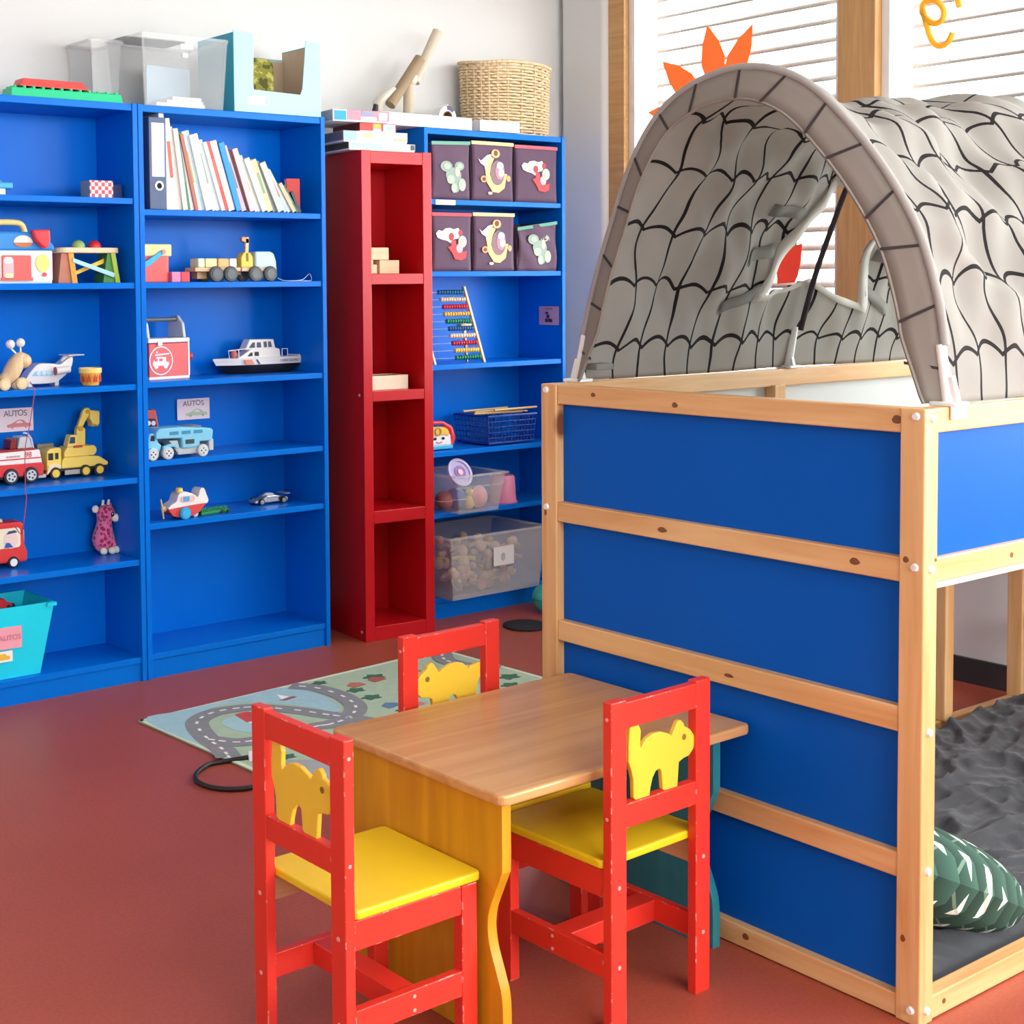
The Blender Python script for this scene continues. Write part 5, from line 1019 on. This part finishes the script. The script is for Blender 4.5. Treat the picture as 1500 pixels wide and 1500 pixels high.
# shelf 0.774
card('pink card lettered AUTOS with a green car, above the blue transporter', 'AUTOS', 2.823, 4.718, .884, .142, .079, 'AUTOS', 'b8d0a8')
tr = thing('car_transporter', 'light blue plastic toy car transporter with grey wheels', 'toy truck', (2.485, 4.462, .774)); LB = mat('7cc8e6', .4, .03); PG = mat('bcc6cc', .45)
obj('cab', B().prism([(-.005, .025), (.05, .025), (.06, .05), (.045, .062), (.04, .092), (.012, .098), (.002, .07), (-.008, .055)], .01, .08), LB, tr, bev=.005); obj('cab_window', B().prism([(.012, .07), (.03, .068), (.028, .088), (.016, .088)], .0085, .012), mat('2a3038', .3), tr)
obj('deck', B().prism([(.03, .075), (.135, .072), (.138, .035), (.20, .035), (.21, .055), (.262, .055), (.268, .09), (.262, .10), (.14, .112), (.045, .112), (.03, .098)], .0, .09), LB, tr, bev=.005)
for x in (.085, .135, .185): obj('deck_slot', B().box(x, x + .036, -.0012, .001, .086, .098), mat('3a8cb4', .5), tr)
obj('deck_window', B().box(.15, .186, -.0012, .002, .05, .066), mat('2c3f4a', .5), tr); obj('hitch', B().prism([(.09, .065), (.125, .065), (.14, .018), (.125, .018)], .012, .08), PG, tr, bev=.003); obj('under_tray', B().box(.125, .205, .01, .08, .012, .038), PG, tr, bev=.003)
obj('ramp', B().box(.255, .275, .012, .078, .018, .06), PG, tr, bev=.003); obj('fender', B().prism([(.058, .028), (.06, .048), (.085, .055), (.118, .05), (.118, .036), (.1, .045), (.075, .042)], .0, .012), LB, tr, bev=.001)
for x in (.016, .078, .222): wheel(tr, x, -.004, .0225, .0225, .018, 'c3ccd2', 'd3dade', 4); wheel(tr, x, .076, .0225, .0225, .018, 'c3ccd2', 'd3dade', 0)
rt = thing('red_truck', 'red toy lorry with dark windscreen behind the blue transporter', 'toy truck', (2.50, 4.60, .774)); obj('cab', B().prism([(.03, .03), (.105, .03), (.108, .10), (.095, .168), (.03, .168)], 0, .075), mat('c8504c', .4), rt, bev=.006); obj('windscreen', B().prism([(.045, .105), (.098, .105), (.09, .135), (.05, .138)], -.002, .002), mat('3a2430', .3), rt); obj('eye_print', B().cyl((.062, -.0035, .12), (.062, -.001, .12), .009, None, 14), mat('e4d4d8', .4), rt); obj('eye_print', B().cyl((.082, -.0035, .119), (.082, -.001, .119), .009, None, 14), mat('e4d4d8', .4), rt); obj('exhaust', B().box(.006, .028, .0, .07, .03, .172), mat('d86a66', .4), rt, bev=.005); obj('white_cap', B().sph((.017, .02, .174), (.011, .015, .011), 12, 8), WP, rt, smooth=60)
obj('trailer', B().box(.108, .26, .01, .068, .03, .05), mat('8a9098', .4), rt, bev=.003); obj('spoiler', B().box(.235, .285, .0, .07, .092, .098), mat('8a9098', .4), rt)
wheel(rt, .262, -.01, .042, .042, .02, '22242a', 'c4ccd2', 0)
for x in (.05, .15): wheel(rt, x, -.01, .025, .025, .02, '22242a', 'c4ccd2', 0)
# shelf 0.552
pl = thing('toy_plane', 'round red and white toy plane with a yellow propeller and hat', 'toy aeroplane', (2.632, 4.475, .552)); 
obj('lower_body', B().prism([(p.x, p.y) for p in crom([(-.058, .04, 0), (-.052, .025, 0), (-.035, .012, 0), (.02, .008, 0), (.06, .018, 0), (.085, .042, 0), (.09, .05, 0), (0, .046, 0)], 4, True)], .0, .06), mat('dc4a4a', .4), pl, bev=.008)
obj('upper_body', B().prism([(p.x, p.y) for p in crom([(-.058, .04, 0), (-.052, .055, 0), (-.03, .066, 0), (-.018, .092, 0), (.01, .098, 0), (.045, .085, 0), (.06, .075, 0), (.07, .10, 0), (.085, .105, 0), (.095, .085, 0), (.1, .05, 0), (.02, .044, 0)], 4, True)], .002, .058), WP, pl, bev=.008)
obj('window', B().prism(rbox(-.012, .045, .062, .084, .01), -.002, .002), mat('f0c4bc', .4), pl); obj('pilot_print', B().prism(rbox(-.004, .022, .064, .082, .004), -.0035, -.002), mat('58a8dc', .4), pl); obj('yellow_hat', B().lathe([(0, .016), (.012, .014), (.014, .002), (.02, 0), (0, 0)], 16, (-.002, .03, .096)), mat('eccc62', .4), pl, smooth=40)
obj('nose', B().sph((-.066, .03, .04), .011, 12, 8), mat('f0d58a', .4), pl, smooth=60); obj('propeller', B().prism([(-.036, -.004), (-.01, -.006), (.01, -.006), (.036, -.004), (.036, .004), (.01, .006), (-.01, .006), (-.036, .004)], -.075, -.071, 'yz', Matrix.Translation((0, .03, .04)) @ Matrix.Rotation(R(75), 4, 'X')), mat('f0d58a', .4), pl, bev=.002)
wheel(pl, .0, -.014, .022, .022, .014, '1ea6dc', '35b6e6', 0); wheel(pl, .0, .06, .022, .022, .014, '1ea6dc', '35b6e6', 0); wheel(pl, .06, .02, .012, .012, .012, 'd8d4d8', 'e6e2e6', 0)
gt = thing('green_brush', 'flat green bristly toy lying beside the toy plane', 'toy', (2.785, 4.53, .552)); obj('plate', B().prism([(-.065, -.03), (.065, -.012), (.07, .02), (-.06, .02)], .001, .012, 'xy'), mat('1f8a4a', .6, .2, 80), gt, bev=.002)
bq = B()
for i in range(14):
    for j in range(4): bq.cyl((-.055 + i * .0088, -.018 + j * .011 + .001 * i, .012), (-.053 + i * .0088, -.018 + j * .011 + .001 * i, .022), .002, .0012, 6)
obj('bristles', bq, mat('2aa05a', .6), gt)['kind'] = 'stuff'
for x in (.03, .055): obj('wheel', B().cyl((x, -.026, .006), (x, -.02, .006), .006, None, 12), BK, gt)
sv = thing('silver_car', 'small silver toy racing car on the shelf', 'toy car', (3.08, 4.60, .552)); SV = mat('b4bac0', .3, .06, metal=.5)
obj('body', B().prism([(-.075, .006), (.075, .006), (.078, .022), (.045, .026), (.02, .034), (-.02, .034), (-.04, .022), (-.078, .016)], -.025, .025), SV, sv, bev=.005); obj('canopy', B().sph((.0, 0, .03), (.028, .018, .012), 14, 8), mat('d8dde2', .2), sv, smooth=60); obj('rear_wing', B().box(.058, .08, -.032, .032, .034, .038), SV, sv); obj('dark_vent', B().box(.03, .06, -.0265, -.024, .012, .026), BK, sv)
for x in (-.05, .05): wheel(sv, x, -.034, .0125, .0125, .01, '222226', '9aa0a6', 0); wheel(sv, x, .024, .0125, .0125, .01, '222226', '9aa0a6', 0)

# ================================================================== red tower contents
RM = Matrix.Translation((3.392, 4.398, 0)) @ Matrix.Rotation(R(-5.5), 4, 'Z')
def rpos(x, y, z): v = RM @ Vector((x, y, z)); return (v.x, v.y, v.z)
BLK = wood('block_birch', 'ecd8b4', 'dcc298', 'X', .6)
for k, (x, y, z, sx, sy, sz, nm) in enumerate(((.155, .10, 0, .046, .03, .053, 'lower right'), (.145, .10, .054, .042, .03, .048, 'upper right'), (.083, .09, 0, .022, .03, .036, 'lower left'), (.076, .095, .0365, .018, .025, .036, 'middle left'), (.074, .10, .073, .013, .025, .058, 'topmost'))):
    if k == 0: x = .19
    q = obj('building_block', B().box(-sx, sx, -sy, sy, 0, sz), BLK, bev=.002, loc=rpos(x - (.02 if k in (0, 1) else 0), y, 1.4283 + z)); q.rotation_euler = (0, 0, R(-5.5 + 3 * (k % 2)))
    tag(q, 'pale wooden building block, ' + nm + ' of the little pile in the red tower', 'block', 'wooden blocks in the red tower')
wb = thing('wooden_box', 'flat pale wooden box in the third cell of the red tower', 'box', rpos(.145, .11, .9743), R(-5.5))
for q in ((-.098, .098, -.055, -.047), (-.098, .098, .047, .055), (-.098, -.09, -.047, .047), (.09, .098, -.047, .047)): obj('side', B().box(*q, 0, .055), mat('efe2c6', .6, .06), wb, bev=.001)
obj('floor_board', B().box(-.09, .09, -.047, .047, 0, .004), mat('e6d8b8', .6), wb); obj('brown_lid', B().box(-.09, .09, -.047, .047, .046, .052), mat('8a5a3a', .6), wb)

# ================================================================== corner bookcase contents
CLOTH = mat('5a4258', .8, .12, 18, .25, 70)
def fabric_bin(label, x0, x1, z, h, trim, art, sag=0):
    W = x1 - x0; f = thing('fabric_bin', label, 'bin', ((x0 + x1) / 2, 4.525, z), 0, 'dark fabric bins with printed pictures'); a = W / 2 - .004
    def face(u, v): return ((2 * u - 1) * (a - .004 * math.sin(math.pi * v)), -.004 * math.sin(math.pi * u) * math.sin(math.pi * v) + .006 * sag * math.sin(9 * u + 7 * v), .002 + (h - sag * .03 * (1 - u)) * v)
    obj('front_cloth', B().grid(face, 12, 12), CLOTH, f, smooth=80).modifiers.new('thick', 'SOLIDIFY').thickness = .002
    obj('side_cloth', B().box(-a, -a + .003, .003, .22, .002, h - .03 * sag), CLOTH, f); obj('side_cloth', B().box(a - .003, a, .003, .22, .002, h), CLOTH, f); obj('back_cloth', B().box(-a, a, .22, .223, .002, h), CLOTH, f); obj('base', B().box(-a, a, .003, .22, 0, .003), CLOTH, f)
    o = obj('trim', B().prism([(-a - .002, h - .010 - .03 * sag), (a + .002, h - .010), (a + .002, h + .004), (-a - .002, h + .004 - .03 * sag)], -.006, .0), mat(trim, .7), f)
    cnt = [0]
    def pr(name, P, c, d=0):
        cnt[0] += 1; q = .0012 * d + .00008 * cnt[0]
        return obj(name, B().prism(P, -.0085 - q, -.0065), mat(c, .7, .12, 60), f)
    el = lambda cx, cz, rx, rz, n=20, a0=0: [(cx + rx * math.cos(R(k * 360 / n) + a0), cz + rz * math.sin(R(k * 360 / n) + a0)) for k in range(n)]
    if art == 'bear':                                 # pale green long-eared creature
        g, g2 = '8ea396', 'a9b9a8'
        for P, c in ((el(-.028, .135, .032, .022), g), (el(.042, .138, .026, .018), g), (el(-.026, .135, .018, .012), g2), (el(.044, .138, .015, .010), g2)): pr('ear_print', P, c, 0 if c == g else 1)
        for P, c, d in ((el(.01, .10, .042, .032), g, 0), (el(-.005, .082, .022, .018), g2, 1), (el(.03, .115, .012, .02), 'd6d4b0', 1), (el(.022, .055, .022, .026), g, 0), (el(.055, .062, .02, .026), g2, 1), (el(.012, .048, .016, .02), g2, 1)): pr('body_print', P, c, d)
    elif art == 'craft':                              # yellow round capsule with a pipe and a white cloud
        pr('cloud_print', [(-.085, .175), (-.07, .165), (-.06, .172), (-.035, .19), (-.01, .195), (-.022, .15), (-.045, .125), (-.05, .145), (-.072, .155)], 'e9e9ee')
        pr('pipe_print', el(.012, .198, .024, .018), 'e8b880', 1); pr('pipe_hole', el(.012, .20, .011, .012), '7a4634', 2); pr('capsule_print', [(-.02, .185), (.005, .178), (-.012, .15), (-.02, .11), (0, .075), (.03, .068), (.055, .085), (.062, .115), (.078, .115), (.062, .055), (.03, .035), (-.005, .038), (-.035, .075), (-.045, .12), (-.04, .155)], 'edd48a', 0)
        pr('side_wheel_print', el(-.055, .09, .018, .014), 'e0a878', 1); pr('side_wheel_hole', el(-.055, .09, .009, .008), '7a4634', 2); pr('side_wheel_print', el(.085, .096, .011, .013), 'e0a878', 1)
        pr('cockpit_print', el(.022, .118, .04, .052), '8a6a72', 1); pr('pilot_print', el(.034, .125, .026, .036), 'b0889a', 2); pr('pilot_face', el(.04, .118, .017, .018), 'eab8b8', 3); pr('visor_print', el(.034, .148, .02, .016), 'b8bcd0', 3); pr('foot_print', el(-.02, .032, .012, .006), 'e8d4b0', 1)
    else:                                             # red little plane trailing a white cloud
        pr('cloud_print', [(-.09, .155), (-.075, .168), (-.055, .164), (-.04, .175), (-.015, .178), (.005, .172), (.03, .178), (.045, .16), (.03, .135), (-.002, .13), (-.01, .115), (-.03, .125), (-.06, .13), (-.082, .138)], 'e9e9ea')
        pr('fin_print', el(-.008, .142, .014, .016), 'b03a44', 1); pr('fin_print', el(.042, .158, .012, .012), 'b03a44', 1); pr('plane_print', [(-.028, .098), (-.01, .105), (-.005, .135), (.015, .125), (.022, .085), (.06, .08), (.075, .085), (.07, .055), (.045, .045), (.01, .05), (-.005, .075)], 'cc4448', 1)
        pr('pilot_print', el(.035, .095, .018, .02), 'b8b4bc', 2); pr('pilot_face', el(.05, .122, .022, .024), 'dcd0c8', 3); pr('pilot_face', el(.05, .12, .012, .014), 'e6bcb0', 4)
fabric_bin('dark fabric bin with green trim on the upper shelf beside the red tower', 3.845, 4.058, 1.7315, .238, '6aa08a', 'bear', .25)
fabric_bin('dark fabric bin with yellow trim in the middle of the upper shelf', 4.062, 4.304, 1.7315, .243, 'f0d890', 'craft')
fabric_bin('dark fabric bin with red trim at the right of the upper shelf', 4.308, 4.565, 1.7315, .238, 'c85a68', 'plane')
fabric_bin('dark fabric bin with red trim on the second shelf beside the red tower', 3.845, 4.064, 1.4375, .236, 'c84a54', 'plane')
fabric_bin('dark fabric bin with yellow trim in the middle of the second shelf', 4.068, 4.308, 1.4375, .24, 'f0d890', 'craft')
fabric_bin('sagging dark fabric bin with green trim at the right of the second shelf', 4.322, 4.562, 1.4375, .212, '5a9a86', 'bear', 1)
sl = obj('shelf_label', B().box(-.053, .053, -.0012, 0, -.009, .011), mat('f8f8f8', .7), loc=(3.915, 4.515, 1.718)); tag(sl, 'blank white paper strip stuck on the upper shelf edge', 'label')
# abacus
ab = thing('abacus', 'wooden abacus with ten rows of coloured beads', 'abacus', (3.892, 4.545, 1.053), 0); LEAN = -12; AT = Matrix.Rotation(R(0), 4, 'X'); AW = .275
SIDE = wood('abacus_wood', 'e8cfa6', 'd6b888', 'Z')
slant = -.21                                         # the frame leans to the left as it rises
def apt(u, z): return (u * AW + slant * z, .02 + .16 * z, z)
for u in (0, 1):
    p0, p1 = apt(u, 0), apt(u, .322); b = B()
    for (x, y, z) in (p0, p1): b.v += [(x - .006, y - .008, z), (x + .006, y - .008, z), (x + .006, y + .008, z), (x - .006, y + .008, z)]
    b.f = [(3, 2, 1, 0), (4, 5, 6, 7), (0, 1, 5, 4), (1, 2, 6, 5), (2, 3, 7, 6), (3, 0, 4, 7)]; obj('side_post', b, SIDE, ab, bev=.002)
obj('back_strut', B().prism([(.17 * AW + .205, 0), (.19 * AW + .205, 0), (.245, .165), (.23, .168)], .10, .11), SIDE, ab); obj('strut_foot', B().box(.21, .275, .09, .12, .15, .162), SIDE, ab)
bcol = ['186a8c', 'e8d4b0', 'c8283c', 'e8c264', '1f8a5c', '1c5c94', 'ead8b8', 'c02840', 'ecca6a', '1a8a58']; bm_ = {}
for k in range(10):
    z = .298 - k * .0305; p0, p1 = Vector(apt(0, z)), Vector(apt(1, z)); wr = obj('wire', B().cyl(p0, p1, .0014, n=6), mat('d4dae0', .3, metal=.7), ab); d = (p1 - p0).normalized()
    me = None
    for j in range(10):
        c = p1 - d * (.014 + .0142 * (9 - j) * (1.0 - .02 * (k % 3)) + .004)
        if me is None:
            o = obj('bead', B().sph((0, 0, 0), (.0072, .0108, .0108), 12, 8), mat(bcol[k], .3), wr, smooth=60); me = o.data
        else: o = obj('bead', me, None, wr)
        o.location = c
cr_ = thing('picture_card', 'small mauve picture card on the right side wall of the bookcase', 'card', (4.578, 4.60, 1.24)); obj('paper', B().box(-.001, 0, -.072, .05, -.04, .042), mat('c8a4b8', .7), cr_)
for q in ((-.012, .004, -.028, -.012), (.006, .022, -.028, -.012), (-.004, .014, -.01, .006), (-.01, .006, .008, .018), (.02, .032, -.028, -.014)): obj('block_print', B().box(-.0018, -.001, -q[1], -q[0], q[2], q[3]), mat('3a3048', .7), cr_)
write('card_print', 'Bausteine', .012, mat('6a5068', .7), cr_, (-.0016, -.012, .032), (R(90), 0, R(-90)), .0002)
# toy telephone and wire basket
ph = thing('toy_telephone', 'white toy telephone with a smiling face and red receiver', 'toy telephone', (3.905, 4.56, .695))
obj('body', B().prism([(-.075, .018), (.075, .018), (.07, .06), (.05, .085), (.02, .095), (-.07, .095)], 0, .09), WP, ph, bev=.008); obj('base', B().box(-.078, .08, -.002, .092, .004, .02), mat('3fb4d4', .4), ph, bev=.003); obj('hair_dial', B().prism([(p.x, p.y) for p in crom([(-.05, .07, 0), (-.01, .062, 0), (.03, .066, 0), (.055, .06, 0), (.052, .082, 0), (.03, .096, 0), (-.02, .1, 0), (-.05, .09, 0)], 4, True)], -.004, .004), mat('e0bc48', .4), ph); obj('dial_ring', B().lathe([(.012, 0), (.018, 0), (.018, .003), (.012, .003), (.012, 0)], 18, T=Matrix.Translation((-.005, -.004, .08)) @ Matrix.Rotation(R(90), 4, 'X')), mat('b88a2c', .4), ph)
for x in (-.018, .026): obj('eye', B().prism([(x + .008 * math.cos(R(a)), .05 + .006 * math.sin(R(a))) for a in range(0, 360, 30)], -.0025, .0005), mat('22243a', .3), ph)
obj('mouth', B().tube([(-.012, -.001, .036), (.004, -.002, .031), (.02, -.001, .036)], .002, 6), mat('c83a4a', .4), ph); obj('receiver', B().tube([(.082, .02, .02), (.092, .02, .05), (.08, .02, .088), (.04, .02, .112), (-.03, .02, .116), (-.075, .02, .108)], [.016, .016, .012, .0085, .0085, .01], 10), mat('d8283a', .35), ph, smooth=60); obj('cord', B().tube(crom([(.085, .05, .02), (.12, .05, .03), (.13, .05, .07), (.11, .05, .095), (.08, .05, .1)], 6), .0018, 6), mat('7a3a78', .6), ph, smooth=60); wheel(ph, -.04, -.006, .012, .012, .008, '1f6ea0', '2c86b8', 0)
wbk = thing('wire_basket', 'dark blue lattice basket holding wooden sticks', 'basket', (4.30, 4.64, .695)); DB = mat('0d3f9c', .4)
for s in (-1, 1):
    for k in range(15): x = -.13 + .26 * k / 14; obj('upright', B().cyl((x, s * .10, .01), (x * 1.08, s * .108, .125), .002, n=6), DB, wbk)
    for k in range(10): y = -.10 + .20 * k / 9; obj('upright', B().cyl((s * .13, y, .01), (s * .142, y * 1.06, .125), .002, n=6), DB, wbk)
for k in range(6):
    f = k / 5; a, b, z = .13 + .011 * f, .10 + .008 * f, .01 + .115 * f; obj('hoop', B().tube([(-a, -b, z), (a, -b, z), (a, b, z), (-a, b, z)], .002 if 0 < k < 5 else .005, 6, True), DB, wbk)
obj('base', B().box(-.13, .13, -.10, .10, .006, .012), DB, wbk)
for k, (x0, y0, x1, y1) in enumerate(((-.15, -.03, .17, -.02), (-.12, .0, .18, .02), (-.16, .03, .12, .05), (-.06, -.06, .18, -.07))):
    q = obj('wooden_stick', B().cyl((x0, y0, .135 + .004 * k), (x1, y1, .128 + .007 * k), .005, n=10), wood('stick_wood', 'd8b880', 'b88f58', 'X'), loc=(4.30, 4.64, .695), smooth=40)
    tag(q, ('front', 'second', 'rear', 'short')[k] + ' pale wooden stick lying across the wire basket', 'stick', 'sticks on the wire basket')
# clear bins with toys
CB2 = clear('frosted_bin', 'eef1f1', .16, .3)
sb_ = thing('storage_bin', 'small clear storage bin of toys jutting from the shelf', 'bin', (4.02, 4.575, .442)); bin_box(sb_, (.108, .135), (.138, .15), .16, .003, CB2, .012, rimh=.008)
obj('shoulder', B().box(-.135, .135, -.149, -.143, .105, .112), CB2, sb_)
def lid_toy(): 
    d = thing('toy_saucer', 'purple toy saucer with a pink middle in the small bin', 'toy', (3.985, 4.52, .60)); T = Matrix.Rotation(R(62), 4, 'X')
    for r0, r1, z, c in ((0, .013, .009, 'f0b0c8'), (.013, .03, .006, '7a4a9c'), (.03, .05, .004, 'a898cc'), (.05, .062, .008, 'b4acd8')): obj('ring', B().lathe([(r0, 0), (r1, 0), (r1, z), (r0, z), (r0, 0)] if r0 else [(0, 0), (r1, 0), (r1, z), (0, z)], 32, T=T), mat(c, .4), d, smooth=40)
lid_toy()
for nm, x, y, z, r, c in (('blue toy ball in the small clear bin', 3.985, 4.545, .49, .045, '2a4a9c'), ('orange-brown toy ball in the small clear bin', 3.935, 4.56, .485, .04, 'b85a28'), ('round pink toy plate in the small clear bin', 4.075, 4.50, .495, .043, 'f0a8b4'), ('yellow toy figure in the small clear bin', 4.03, 4.51, .475, .03, 'e4c878')):
    q = thing('toy', nm, 'toy', (x, y, z - r)); 
    if 'plate' in nm: obj('dish', B().lathe([(0, .02), (r * .5, .018), (r, 0), (r, .006), (r * .5, .03), (0, .032)], 28, T=Matrix.Translation((0, 0, r)) @ Matrix.Rotation(R(80), 4, 'X')), mat(c, .4), q, smooth=50); obj('dish_rim', B().tube([(r * math.cos(a), .0, r + r * math.sin(a)) for a in [k * math.pi / 12 for k in range(24)]], .003, 6, True), mat('f6c8cc', .4), q)
    elif 'figure' in nm: obj('figure_body', B().sph((0, 0, .03), (.024, .02, .03), 14, 10), mat(c, .5), q, smooth=60); obj('figure_head', B().sph((0, 0, .072), .017, 14, 10), mat(c, .5), q, smooth=60)
    else: obj('half_shell', B().sph((0, 0, r), r, 18, 12), mat(c, .5), q, smooth=60); obj('seam', B().tube([(r * math.cos(a), r * math.sin(a), r) for a in [k * math.pi / 12 for k in range(24)]], .0015, 6, True), mat('e0e0e0', .5), q)
pc = thing('pink_beaker', 'pink toy beaker upside down beside the small bin', 'beaker', (4.29, 4.585, .4412)); obj('cup', B().lathe([(0, .118), (.045, .118), (.052, .11), (.058, .012), (.061, .0), (.054, .0), (.045, .105), (0, .11)], 30), mat('e08aae', .4), pc, smooth=45); obj('lip', B().lathe([(.058, 0), (.064, 0), (.064, .006), (.058, .006), (.058, 0)], 30), mat('d87aa2', .4), pc, smooth=45)
lb = thing('storage_bin', 'large frosted storage bin of dolls on the bottom shelf', 'bin', (4.12, 4.595, .0885)); bin_box(lb, (.245, .155), (.272, .172), .262, .004, clear('frosted_large', 'e4e8ea', .26, .3), .010, rimh=.010)
obj('label', B().box(-.035, .08, -.173, -.1715, .12, .20), mat('e6e6e6', .7), lb); obj('label_print', B().prism([(.018 + .012 * math.cos(R(a)), .155 + .018 * math.sin(R(a))) for a in range(0, 360, 30)], -.1745, -.173), mat('b4b4b8', .7), lb)
cols = ['c49a78', 'e0b8a4', '9a7a68', 'b8a89c', 'd8c878', '8a8894', 'c88a94', 'a89484']
for k in range(34):
    x, y, z = random.uniform(-.2, .2), random.uniform(-.12, .12), random.uniform(.012, .165)
    dl = thing('doll', ('soft doll in ' + ('tan', 'pink', 'brown', 'stone', 'yellow', 'grey', 'rose', 'khaki')[k % 8] + ' piled in the large frosted bin'), 'doll', (4.12 + x, 4.595 + y, .0885 + z), R(random.uniform(0, 360)), 'dolls in the large frosted bin')
    T = Matrix.Rotation(R(random.uniform(-60, 60)), 4, 'X'); m_ = mat(cols[k % 8], .8)
    obj('body', B().sph((0, 0, .02), (.026, .02, .03), 12, 8, T), m_, dl, smooth=60); obj('head', B().sph((0, 0, .062), (.02, .02, .02), 12, 8, T), mat(('e8c4ac', 'dcb090')[k % 2], .7), dl, smooth=60)
    for s in (-1, 1): obj('limb', B().tube([T @ Vector((s * .018, 0, .035)), T @ Vector((s * .05, -.01, .03))], .009, 8), m_, dl)
